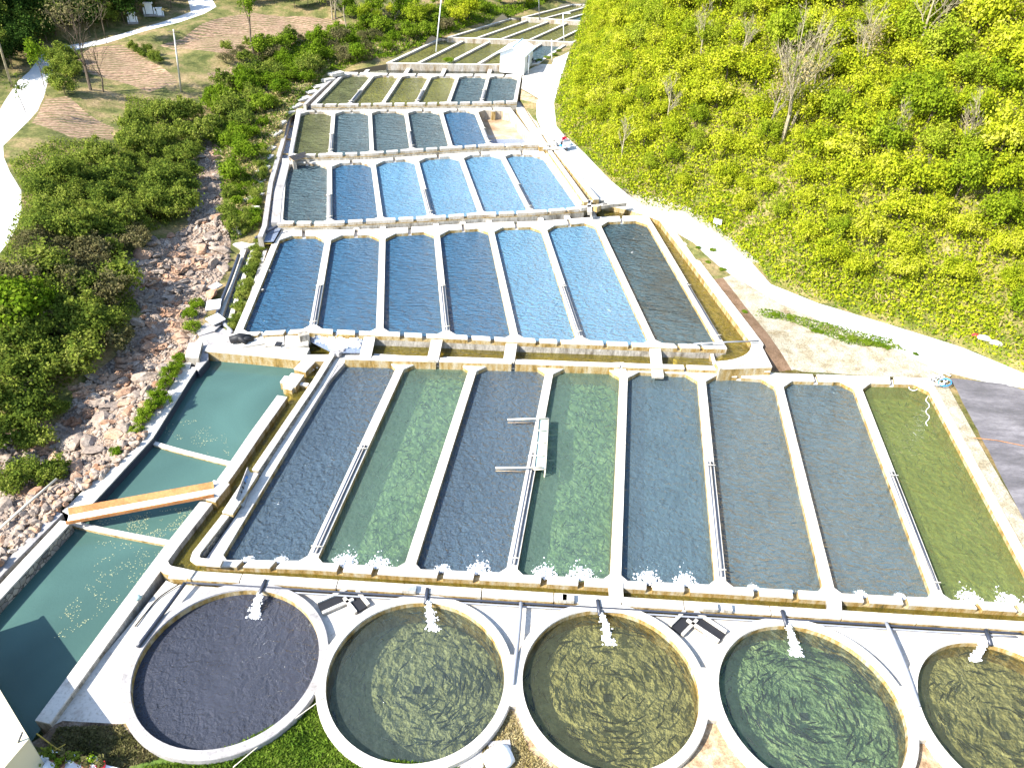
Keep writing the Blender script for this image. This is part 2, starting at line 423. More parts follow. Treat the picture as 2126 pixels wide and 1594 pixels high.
def mat_field():
    m, nt, out = new_mat('ploughed_field'); g = G(nt)
    v = g.pos((1, 1, 0), 1.05)
    w = g.n('TexWave'); w.inputs['Scale'].default_value = 0.42; w.inputs['Distortion'].default_value = 2.0; w.inputs['Detail'].default_value = 3
    w.inputs['Detail Scale'].default_value = 1.5
    g.l(v, w.inputs['Vector'])
    n = g.noise(g.pos(), 2.5, 5, 0.7)
    col = g.ramp(n, [(0.3, (0.15, 0.09, 0.055)), (0.5, (0.30, 0.20, 0.13)), (0.72, (0.42, 0.30, 0.20))])
    gr = g.noise(g.pos(), 0.5, 4, 0.6)
    gm = g.n('Math', operation='MULTIPLY'); g.l(w.outputs['Fac'], gm.inputs[0]); g.l(gr, gm.inputs[1])
    col = g.mix(g.ramp(gm.outputs[0], [(0.38, (0, 0, 0)), (0.5, (0.8, 0.8, 0.8))]), col, (0.11, 0.12, 0.035))
    g.l(g.bsdf(col, 0.95, g.bump(w.outputs['Fac'], 1.0, 0.3), 0.1), out.inputs[0])
    return m
M['field'] = mat_field()
def mat_leaf(name, stops, trans=0.35, vscale=0.8):
    m, nt, out = new_mat(name); g = G(nt)
    oi = g.n('ObjectInfo')
    gp = g.n('NewGeometry')
    a = g.noise(gp.outputs['Position'], vscale, 3, 0.7)
    s = g.n('Math', operation='MULTIPLY_ADD'); g.l(oi.outputs['Random'], s.inputs[0]); s.inputs[1].default_value = 0.22; g.l(a, s.inputs[2])
    q = g.n('Math', operation='MULTIPLY_ADD'); g.l(gp.outputs['Random Per Island'], q.inputs[0]); q.inputs[1].default_value = 0.26; g.l(s.outputs[0], q.inputs[2])
    r = g.n('Math', operation='SUBTRACT'); g.l(q.outputs[0], r.inputs[0]); r.inputs[1].default_value = 0.24
    col = g.ramp(r.outputs[0], stops)
    d = g.n('BsdfDiffuse'); g.l(col, d.inputs[0])
    t = g.n('BsdfTranslucent'); g.l(col, t.inputs[0])
    x = g.n('MixShader'); x.inputs[0].default_value = trans
    g.l(d.outputs[0], x.inputs[1]); g.l(t.outputs[0], x.inputs[2])
    g.l(x.outputs[0], out.inputs[0])
    return m
M['leaf_spring'] = mat_leaf('leaf_spring', [(0.2, (0.13, 0.18, 0.010)), (0.42, (0.26, 0.31, 0.014)), (0.6, (0.38, 0.40, 0.02)), (0.85, (0.50, 0.48, 0.09))])
M['leaf_green'] = mat_leaf('leaf_green', [(0.2, (0.05, 0.08, 0.015)), (0.42, (0.11, 0.155, 0.022)), (0.62, (0.20, 0.24, 0.035)), (0.85, (0.31, 0.32, 0.08))], 0.42)
M['leaf_fresh'] = mat_leaf('leaf_fresh', [(0.2, (0.10, 0.16, 0.010)), (0.5, (0.22, 0.28, 0.014)), (0.85, (0.36, 0.38, 0.05))])
M['leaf_lime'] = mat_leaf('leaf_lime', [(0.2, (0.06, 0.12, 0.008)), (0.5, (0.13, 0.20, 0.012)), (0.85, (0.21, 0.27, 0.03))])
M['leaf_dark'] = mat_leaf('leaf_dark', [(0.2, (0.012, 0.025, 0.006)), (0.5, (0.028, 0.058, 0.010)), (0.85, (0.06, 0.095, 0.015))], 0.2)
M['leaf_olive'] = mat_leaf('leaf_olive_brown', [(0.2, (0.045, 0.05, 0.018)), (0.5, (0.11, 0.105, 0.04)), (0.85, (0.22, 0.18, 0.09))], 0.25)
M['leaf_dry'] = mat_leaf('dry_grass', [(0.2, (0.16, 0.13, 0.05)), (0.5, (0.30, 0.24, 0.10)), (0.85, (0.42, 0.36, 0.20))], 0.3)
M['leaf_grass'] = mat_leaf('grass_blades', [(0.2, (0.05, 0.10, 0.012)), (0.5, (0.12, 0.19, 0.02)), (0.85, (0.22, 0.24, 0.06))], 0.35)
M['bark_pale'] = mat_mottled('pale_bark', [(0.3, (0.22, 0.18, 0.11)), (0.7, (0.38, 0.33, 0.22))], 2, 8, 0.3)
M['bark'] = mat_mottled('brown_bark', [(0.3, (0.07, 0.05, 0.035)), (0.7, (0.17, 0.13, 0.09))], 2, 8, 0.3)
M['fish'] = mat_mottled('trout_back', [(0.3, (0.012, 0.016, 0.018)), (0.7, (0.045, 0.055, 0.05))], 3, 12, 0.4, 0.5, 0.1, 0.01, 0.4)

CONC = [M['concrete'], M['stain']]
CONG = [M['concrete'], M['grimy']]
PALE = [M['concrete'], M['pale_wall']]
OLD = [M['concrete_old'], M['grimy']]

# ------------------------------------------------------------------ terrain
ZROW = {5: 0.0, 4: 0.8, 3: 1.5, 2: 2.2, 1: 2.9, 0: 3.6, -1: 4.1, -2: 4.6}
road_r_far = [(1182, 108), (1163, 165), (1150, 215), (1155, 262), (1215, 320), (1290, 395), (1420, 440), (1480, 480), (1560, 545), (1600, 590), (1700, 630), (1850, 675), (2000, 722), (2126, 775), (2330, 860)]
road_r_near = [(1150, 122), (1133, 165), (1114, 215), (1114, 245), (1150, 300), (1215, 380), (1250, 410), (1385, 456), (1440, 505), (1520, 572), (1620, 630), (1720, 672), (1850, 722), (1960, 772), (2126, 806), (2330, 880)]
def zr(px, py): return float(np.interp(py, [100, 165, 220, 300, 400, 470, 560, 640, 720, 900], [3.9, 3.3, 2.7, 2.3, 1.8, 1.4, 0.9, 0.5, 0.25, 0.0]))
RRF = [P(a, b, zr(a, b)) for a, b in road_r_far]
RRN = [P(a, b, zr(a, b)) for a, b in road_r_near]
road_l_out = [(390, -12), (390, 0), (393, 10), (396, 24), (339, 44), (271, 64), (210, 80), (136, 93), (102, 103), (85, 115), (61, 149), (37, 169), (0, 230), (-120, 330), (-200, 450), (-230, 640)]
road_l_in = [(438, -12), (441, 0), (449, 14), (424, 29), (373, 47), (298, 66), (220, 90), (163, 102), (139, 117), (115, 142), (98, 173), (91, 203), (78, 230), (58, 252), (30, 281), (7, 305), (7, 325), (20, 356), (44, 396), (44, 437), (34, 471), (20, 501), (0, 528), (-70, 620)]
def zl(px, py): return float(np.interp(py, [-12, 10, 50, 100, 170, 240, 330, 440, 640], [7.6, 7.2, 6.4, 5.4, 4.7, 4.2, 3.8, 3.4, 2.8]))
RLO = [P(a, b, zl(a, b)) for a, b in road_l_out]
RLI = [P(a, b, zl(a, b)) for a, b in road_l_in]
ctrl = [(a, b, zr(a, b)) for a, b in road_r_far + road_r_near] + [(a, b, zl(a, b)) for a, b in road_l_out + road_l_in]
ctrl += [(60, 980, -1.0), (150, 880, -1.0), (250, 770, -0.9), (330, 640, -0.6), (390, 520, -0.1), (430, 400, 0.4), (440, 320, 0.9), (480, 240, 1.8), (540, 150, 3.0),
 (0, 900, 0.1), (100, 800, 0.3), (230, 690, 0.4), (250, 560, 0.9), (290, 500, 1.3), (350, 430, 1.0), (395, 330, 1.6),
 (0, 760, 1.6), (0, 650, 2.4), (100, 600, 2.6), (80, 500, 3.0), (150, 400, 3.0), (250, 330, 2.8), (300, 220, 3.3), (120, 320, 3.4),
 (160, 240, 3.6), (230, 275, 3.2), (230, 130, 4.9), (340, 165, 4.1), (450, 60, 5.8), (600, 40, 5.9), (700, 45, 5.7), (450, 110, 4.9), (560, 100, 4.7),
 (470, 480, 0.9), (505, 400, 1.3), (540, 330, 1.7), (565, 260, 2.2), (620, 190, 2.9), (690, 146, 3.4), (800, 115, 3.9), (900, 75, 4.5), (1050, 28, 5.0),
 (700, 100, 4.4), (800, 60, 5.2), (900, 25, 6.0), (700, 8, 7.2), (1000, 5, 6.6), (1150, 2, 5.6),
 (385, 760, -0.05), (295, 905, -0.05), (135, 1050, 0.0), (0, 1180, 0.1), (-200, 1350, 0.1), (340, 800, -0.1), (250, 920, -0.1), (60, 1060, 0.0),
 (100, 1560, -0.4), (300, 1250, -0.35), (700, 1590, -0.4), (1200, 1700, -0.4), (2126, 1600, -0.4), (1000, 2300, -0.4), (2600, 1700, -0.4), (1000, 1250, -0.3), (2000, 1330, -0.3),
 (1700, 740, -0.05), (1900, 770, 0.0), (1560, 650, 0.4), (2126, 1000, -0.4), (2300, 1100, -0.4), (2040, 850, -0.4), (2140, 850, -0.35), (2250, 900, -0.4), (1100, 170, 2.9), (1095, 215, 2.5), (1110, 140, 3.2), (1140, 118, 3.5), (1300, 440, 1.5), (1180, 345, 2.0), (1640, 720, 0.1),
 (0, 150, 6.0), (20, 60, 10.0), (120, 50, 7.6), (250, 30, 8.4), (340, 8, 8.8), (373, 62, 5.7), (300, 82, 5.2), (430, 47, 6.0), (330, 95, 4.9), (400, 75, 5.4), (262, 97, 5.1), (-200, 150, 14.0)]
FARM = [(1250, 2, 4.6), (1186, 8, 4.6), (1084, 36, 4.6), (1055, 38, 4.1), (930, 77, 4.1), (909, 80, 3.6), (803, 131, 3.6), (708, 151, 2.9), (630, 218, 2.5), (600, 245, 2.0), (583, 300, 1.7), (560, 380, 1.2), (548, 470, 0.8), (530, 497, 0.5),
  (500, 510, 0.0), (462, 640, -0.1), (452, 690, -0.1), (400, 715, -0.1), (380, 755, 0), (288, 908, 0), (118, 1062, 0), (0, 1205, 0), (-160, 1400, 0), (-130, 1620, 0), (55, 1535, 0), (92, 1512, 0), (200, 1365, 0), (342, 1196, 0), (360, 1204, 0), (700, 1228, 0), (1400, 1273, 0), (2126, 1310, 0), (2500, 1332, 0),
  (2330, 1330, 0), (2200, 1200, 0), (2055, 995, 0), (1958, 802, 0), (1940, 784, 0), (1600, 768, 0), (1594, 748, 0.7), (1566, 698, 0.8), (1484, 590, 0.8), (1391, 470, 0.8), (1370, 452, 0.8), (1300, 430, 0.8), (1245, 419, 0.9), (1238, 412, 1.6), (1140, 292, 2.0), (1090, 222, 2.4), (1080, 205, 2.8), (1085, 163, 2.9), (1082, 152, 2.9), (1050, 137, 3.4), (1118, 133, 3.5), (1176, 96, 3.6), (1196, 78, 4.1), (1210, 48, 4.3), (1262, 22, 4.6)]
def edge_drop(b): return 0.34 if b > 1150 else 0.12
ctrl += [(a, b, z - edge_drop(b)) for a, b, z in FARM if b > 0]
for (a, b, c), (d, e, f) in zip(FARM[:-1], FARM[1:]):
    for t in (0.33, 0.67):
        if math.hypot(d - a, e - b) > 40: ctrl.append((a + (d - a) * t, b + (e - b) * t, c + (f - c) * t - edge_drop(b + (e - b) * t)))
cw = [(*P(a, b, z), z) for a, b, z in ctrl]
cw += [(-130, 150, 42), (-140, 220, 60), (-90, 260, 45), (-40, 270, 22), (10, 260, 12), (40, 300, 18), (0, 400, 30), (-120, 60, 22), (-110, 0, 12), (-60, -60, -0.4), (80, -60, 0), (-45, 215, 12), (0, -60, -0.4)]
cw = np.array(cw)
_, ui = np.unique(np.round(cw[:, :2], 2), axis=0, return_index=True)
cw = cw[ui]
def rbf_fit(c):
    d = np.hypot(c[:, None, 0] - c[None, :, 0], c[:, None, 1] - c[None, :, 1])
    n = len(c); A = np.zeros((n + 3, n + 3))
    A[:n, :n] = -d + np.eye(n) * -0.12; A[:n, n] = 1; A[:n, n + 1:] = c[:, :2]; A[n, :n] = 1; A[n + 1:, :n] = c[:, :2].T
    return np.linalg.solve(A, np.r_[c[:, 2], 0, 0, 0])
RB = rbf_fit(cw)
RLC = []
for (a, b), q in zip(road_l_in, RLI):
    k = min(range(len(RLO)), key=lambda j: float(np.hypot(*(RLO[j] - q))))
    RLC.append((*((q + RLO[k]) / 2), zl(a, b)))
def road_blend(X, Y, h):
    bd = np.full(X.shape, 1e9); bz = np.zeros(X.shape)
    for a, b in zip(RLC[:-1], RLC[1:]):
        dx, dy = b[0] - a[0], b[1] - a[1]
        t = np.clip(((X - a[0]) * dx + (Y - a[1]) * dy) / (dx * dx + dy * dy + 1e-9), 0, 1)
        d = np.hypot(X - a[0] - t * dx, Y - a[1] - t * dy); m = d < bd
        bd = np.where(m, d, bd); bz = np.where(m, a[2] + t * (b[2] - a[2]), bz)
    w = np.clip((8.0 - bd) / 4.5, 0, 1); w = w * w * (3 - 2 * w)
    return h * (1 - w) + bz * w
RRF_EXT = [(RRF[0][0] + 22, RRF[0][1] + 130), (RRF[0][0] + 5, RRF[0][1] + 45)] + RRF + [(RRF[-1][0] + 60, RRF[-1][1] - 20)]
_ys = np.array([p[1] for p in RRF_EXT]); _xs = np.array([p[0] for p in RRF_EXT]); _o = np.argsort(_ys)
def bumps(x, y, s=1.0):
    return (np.sin(x * 0.31 + 1.3 * np.sin(y * 0.17)) * np.sin(y * 0.27 + 0.8 * np.sin(x * 0.23 + 2)) + 0.5 * np.sin(x * 0.83 + 2 * np.sin(y * 0.41)) * np.sin(y * 0.71 + 1.7)) * s
def hill_d(x, y):
    d = polydist(RRF_EXT, x, y)
    return np.where(x > np.interp(y, _ys[_o], _xs[_o]), d, -d)
def H(x, y):
    x = np.asarray(x, float); y = np.asarray(y, float); sh = x.shape
    X, Y = x.ravel(), y.ravel()
    h = np.zeros(X.shape)
    for i in range(len(cw)):
        h -= RB[i] * np.hypot(X - cw[i, 0], Y - cw[i, 1])
    h += RB[-3] + RB[-2] * X + RB[-1] * Y
    h = np.clip(h, -3, 70)
    h = road_blend(X, Y, h)
    d = hill_d(X, Y)
    zb = np.interp(Y, [40, 60, 95, 130, 200], [0.3, 0.9, 2.3, 3.8, 6.0])
    up = np.clip(d - 0.5, 0, None)
    hp = zb + 0.78 * np.minimum(up, 55) + 0.4 * np.clip(up - 55, 0, 60) + bumps(X, Y, 0.7) * np.clip(up / 5, 0, 1)
    k = np.clip(d / 1.0, 0, 1)
    h = h * (1 - k) + hp * k
    wild = np.clip((polydist(RLI, X, Y) - 1.0) / 3, 0, 1) * (X < -15) * np.clip((Y - 20) / 20, 0, 1) * np.clip(polydist(RLO, X, Y) / 3, 0, 1)
    h += bumps(X * 1.7, Y * 1.7, 0.22) * wild
    return h.reshape(sh)
def hit(px, py):
    dx, dy, dz = ray(px, py)
    n = math.sqrt(dx * dx + dy * dy + dz * dz)
    t = np.linspace(20, 330, 621)
    x, y, z = dx / n * t, dy / n * t, CAM_H + dz / n * t
    g = H(x, y) - z
    i = int(np.argmax(g > 0))
    if i == 0: i = len(t) - 1
    a = g[i - 1] / (g[i - 1] - g[i] - 1e-9)
    tt = t[i - 1] + a * (t[i] - t[i - 1])
    return np.array([dx / n * tt, dy / n * tt, CAM_H + dz / n * tt])

# zones of the ground, each cut out exactly
def zpoly(pts): return [P(a, b, c) for a, b, c in pts]
farm_poly = zpoly(FARM)
TANK_R = 4.18
def circ_fit(px):
    Q = np.array([P(a, b, 0) for a, b in px])
    A = np.c_[2 * Q, np.ones(len(Q))]; s = np.linalg.lstsq(A, (Q ** 2).sum(1), rcond=None)[0]
    return s[:2], math.sqrt(s[2] + s[0] ** 2 + s[1] ** 2)
tank_px = [[(270, 1438), (501, 1226), (663, 1346), (385, 1546), (335, 1300), (601, 1477), (285, 1500), (624, 1257)],
 [(671, 1420), (878, 1244), (1054, 1393), (864, 1581), (735, 1311), (1007, 1508), (1000, 1305), (712, 1525)],
 [(1077, 1412), (1250, 1262), (1463, 1440), (1130, 1318), (1120, 1510), (1400, 1338), (1435, 1500)],
 [(1486, 1417), (1623, 1288), (1899, 1528), (1785, 1359), (1528, 1345), (1548, 1542), (1846, 1437)],
 [(1907, 1420), (2016, 1323), (1948, 1345), (1962, 1522), (2120, 1335)]]
tanks = [circ_fit(t) for t in tank_px]
for i in range(4): tanks[i] = (tanks[i][0], min(max(tanks[i][1], 4.0), 4.35))
T5 = tanks[4][0]
tanks[4] = (tanks[3][0] + (tanks[3][0] - tanks[2][0]) * 1.0, 4.2)
tank_polys = [[c + np.array([math.cos(a), math.sin(a)]) * (r + 0.25) for a in np.linspace(0, 2 * math.pi, 48, endpoint=False)] for c, r in tanks]
stream_px = [(470, 330), (462, 400), (455, 450), (480, 500), (470, 560), (430, 640), (405, 715), (372, 775), (296, 890), (140, 1030), (0, 1150), (-100, 1230), (-100, 960), (0, 900), (120, 880), (200, 770), (270, 705), (300, 650), (240, 560), (320, 500), (390, 470), (400, 400), (400, 340), (420, 290), (450, 290)]
def hp(pts): return [hit(a, b)[:2] for a, b in pts]
zones = [
 ('farm', farm_poly, None),
 ('road', RRF + RRN[::-1], 'road'),
 ('road', RLO + RLI[::-1], 'road'),
 ('yard_pavement', zpoly([(92, 1512, -.3), (342, 1196, -.3), (360, 1204, -.3), (1400, 1273, -.3), (2126, 1310, -.3), (2700, 1342, -.3), (2700, 1470, -.3), (1900, 1430, -.3), (640, 1430, -.3), (250, 1500, -.3), (130, 1494, -.3)]), 'pavement'),
 ('dirt_bed', zpoly([(92, 1512, -.4), (130, 1494, -.4), (250, 1500, -.4), (330, 1570, -.4), (240, 1600, -.4), (60, 1545, -.4)]), 'dirt'),
 ('straw_ground', zpoly([(1065, 1460, -.4), (1000, 1560, -.4), (960, 1700, -.4), (2500, 1700, -.4), (2300, 1480, -.4), (1480, 1470, -.4)]), 'straw'),
 ('grass_patch', zpoly([(660, 1430, -.4), (640, 1440, -.4), (330, 1570, -.4), (240, 1600, -.4), (500, 1900, -.4), (960, 1700, -.4), (1000, 1560, -.4), (1065, 1460, -.4)]), 'grass'),
 ('earth_bed', zpoly([(1462, 585, .6), (1500, 580, .6), (1646, 766, 0), (1600, 768, 0)]), 'brown'),
 ('gravel_yard', zpoly([(1500, 580, .6), (1520, 574, .7), (1620, 632, .4), (1720, 674, .3), (1850, 724, .2), (1960, 774, .1), (1945, 785, 0), (1646, 767, 0)]), 'gravel'),
 ('concrete_pad', [P(1083, 151, 3.0), P(1120, 133, 3.4), P(1148, 134, 3.5), P(1133, 165, 3.3), P(1118, 205, 2.8), P(1082, 183, 2.8)], 'pavement'),
 ('gravel_yard', zpoly([(1083, 186, 2.8), (1117, 208, 2.7), (1115, 218, 2.6), (1080, 206, 2.7)]), 'straw'),
 ('stream_bed', hp(stream_px), 'stream'),
 ('field', hp([(380, 80), (440, 42), (520, 26), (700, 36), (722, 50), (640, 72), (560, 97), (480, 118), (420, 105), (330, 95)]), 'field'),
 ('field', hp([(186, 100), (250, 93), (290, 115), (350, 150), (370, 172), (310, 192), (240, 168), (172, 150), (155, 128)]), 'field'),
 ('field', hp([(95, 206), (140, 200), (180, 235), (236, 265), (236, 290), (150, 287), (66, 256)]), 'field'),
 ('field', hp([(430, 152), (480, 140), (505, 155), (450, 180)]), 'field'),
 ('gravel_verge', zpoly([(1290, 395, 1.85), (1420, 440, 1.6), (1480, 480, 1.4), (1560, 545, 1.0), (1580, 548, 1.0), (1500, 480, 1.4), (1432, 432, 1.7), (1300, 388, 1.9)]), 'gravel'),
]
def densify(poly, step):
    out = []
    for i in range(len(poly)):
        a, b = np.asarray(poly[i], float), np.asarray(poly[(i + 1) % len(poly)], float)
        n = max(1, int(np.linalg.norm(b - a) / step))
        out += [a + (b - a) * t / n for t in range(n)]
    return out
pts, edges = [], []
for nm, poly, mt in zones + [('tank', t, None) for t in tank_polys]:
    d = densify(poly, 2.0) if nm != 'tank' else poly
    o = len(pts); pts += [Vector((float(p[0]), float(p[1]))) for p in d]
    edges += [(o + i, o + (i + 1) % len(d)) for i in range(len(d))]
gx, gy = np.meshgrid(np.arange(-96, 90, 1.6), np.arange(2, 215, 1.6))
gx = gx + rng.uniform(-0.3, 0.3, gx.shape); gy = gy + rng.uniform(-0.3, 0.3, gy.shape)
ins = inside([p for p in farm_poly], gx.ravel(), gy.ravel())
fine = np.c_[gx.ravel(), gy.ravel()][~ins]
cx, cy = np.meshgrid(np.linspace(-700, 700, 36), np.linspace(-300, 1100, 36))
m_ = ~((cx > -98) & (cx < 92) & (cy > 0) & (cy < 217))
coarse = np.c_[cx[m_], cy[m_]]
pts += [Vector(map(float, p)) for p in np.r_[fine, coarse]]
cdt = delaunay_2d_cdt(pts, edges, [], 0, 1e-4)
cv = np.array([tuple(v) for v in cdt[0]]); cf = np.array([f for f in cdt[2] if len(f) == 3])
cz = H(cv[:, 0], cv[:, 1])
cen = cv[cf].mean(1)
zone_id = np.full(len(cf), -1)
for zi in range(len(zones) - 1, -1, -1):
    zone_id[inside(zones[zi][1], cen[:, 0], cen[:, 1])] = zi
tk = np.zeros(len(cf), bool)
for t in tank_polys: tk |= inside(t, cen[:, 0], cen[:, 1])
def submesh(name, sel, mats, dz=0.0, fm=None):
    f = cf[sel]; u, inv = np.unique(f, return_inverse=True)
    me = npmesh(name, np.c_[cv[u], cz[u] + dz], inv.reshape(-1, 3))
    for m in mats: me.materials.append(m)
    if fm is not None: me.polygons.foreach_set('material_index', fm.astype(np.int32))
    me.polygons.foreach_set('use_smooth', np.ones(len(f), bool))
    o = bpy.data.objects.new(name, me); C.objects.link(o)
    return tag(o, kind='structure')
hillside = hill_d(cen[:, 0], cen[:, 1]) > 0.2
base = (zone_id == -1) & ~tk
submesh('ground', base & ~hillside, [M['earth']])
submesh('hillside', base & hillside, [M['hill_soil']])
submesh('foundation_soil', (zone_id == 0) & ~tk, [M['subsoil']], -2.4)
for zi in range(1, len(zones)):
    s = (zone_id == zi) & ~tk
    if s.any(): submesh(zones[zi][0], s, [M[zones[zi][2]]])

def water(poly, z, style):
    p = ccw(poly)
    o = pyd('water', [(x, y, z) for x, y in p], [list(range(len(p)))], WM[style])
    return tag(o, kind='structure')

# ------------------------------------------------------------------ raceway rows
ROWS = {
5: [((693, 757), (446, 1160)), ((830, 765), (645, 1165)), ((981, 769), (849, 1179)), ((1140, 775), (1061, 1190)), ((1295, 783), (1278, 1203)), ((1457, 790), (1497, 1215)), ((1618, 802), (1723, 1229)), ((1782, 807), (1950, 1242)), ((1938, 812), (2178, 1256))],
4: [((574, 498), (494, 690)), ((681, 498), (649, 682)), ((794, 495), (788, 688)), ((907, 488), (927, 694)), ((1020, 481), (1069, 701)), ((1130, 478), (1205, 706)), ((1242, 469), (1356, 712)), ((1350, 465), (1498, 716))],
3: [((590, 344), (581, 459)), ((684, 346), (684, 459)), ((775, 342), (790, 453)), ((865, 335), (894, 448)), ((958, 329), (999, 441)), ((1044, 325), (1102, 437)), ((1133, 327), (1206, 429))],
2: [((618, 237), (604, 320)), ((692, 236), (686, 318)), ((768, 235), (772, 315)), ((843, 235), (855, 309)), ((916, 234), (936, 304)), ((989, 233), (1016, 299)), ((1064, 234), (1112, 297))],
1: [((712, 154), (651, 216)), ((775, 156), (726, 215)), ((833, 157), (795, 214)), ((894, 158), (865, 213)), ((951, 158), (931, 212)), ((1014, 158), (1000, 211)), ((1079, 160), (1070, 209))],
0: [((912, 81), (807, 130)), ((963, 84), (868, 131)), ((1017, 86), (928, 132)), ((1068, 88), (992, 133)), ((1122, 91), (1057, 133)), ((1172, 93), (1117, 131))],
-1: [((1058, 39), (933, 77)), ((1102, 40), (990, 79)), ((1146, 42), (1041, 81)), ((1183, 45), (1099, 83)), ((1215, 55), (1153, 85)), ((1240, 62), (1190, 87))],
-2: [((1187, 10), (1087, 36)), ((1226, 12), (1131, 38)), ((1262, 14), (1172, 41)), ((1300, 16), (1212, 43))],
}
SPEC = {  # wall, head walk, tail walk, head chamfer, tail chamfer, freeboard, depth
5: (0.58, 0.85, 0.50, 0.85, 0.35, 0.38, 1.5), 4: (0.55, 1.15, 0.50, 0.95, 0.45, 0.36, 1.3), 3: (0.50, 1.2, 0.45, 1.0, 0.3, 0.34, 1.2),
2: (0.45, 1.1, 0.45, 1.0, 0.3, 0.34, 1.2), 1: (0.45, 1.0, 0.45, 0.9, 0.2, 0.34, 1.2), 0: (0.45, 0.7, 0.4, 0.15, 0.1, 0.3, 1.1), -1: (0.40, 0.6, 0.4, 0.1, 0.1, 0.3, 1.0), -2: (0.40, 0.7, 0.4, 0.1, 0.1, 0.3, 1.0)}
LAB = {5: 'row of eight long fish raceways with grey-green water beside the round tanks', 4: 'row of seven long deep blue fish ponds beside an ochre side channel',
3: 'row of six bright blue fish ponds between the seven-pond row and the drained pond', 2: 'row of six rippled ponds whose last basin is drained', 1: 'row of six rippled green ponds just below the white hut',
0: 'slanting row of five olive ponds behind the white hut', -1: 'slanting row of narrow olive ponds uphill of the hut ponds', -2: 'farthest small slanting ponds at the head of the farm'}
STY = {5: ['slate', 'green_clear', 'slate', 'green_clear', 'slate_clear', 'slate_rip', 'slate_rip', 'olive_clear'],
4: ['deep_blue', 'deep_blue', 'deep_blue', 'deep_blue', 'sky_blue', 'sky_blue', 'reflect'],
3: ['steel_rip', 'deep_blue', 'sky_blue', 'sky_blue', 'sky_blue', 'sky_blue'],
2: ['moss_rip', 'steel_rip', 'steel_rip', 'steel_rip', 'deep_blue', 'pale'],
1: ['moss_rip', 'moss', 'moss', 'moss', 'steel_rip', 'steel_rip'],
0: ['moss'] * 4 + ['steel_rip'], -1: ['moss'] * 5, -2: ['moss', 'moss', 'steel_rip']}
geo = {}
notches5 = []
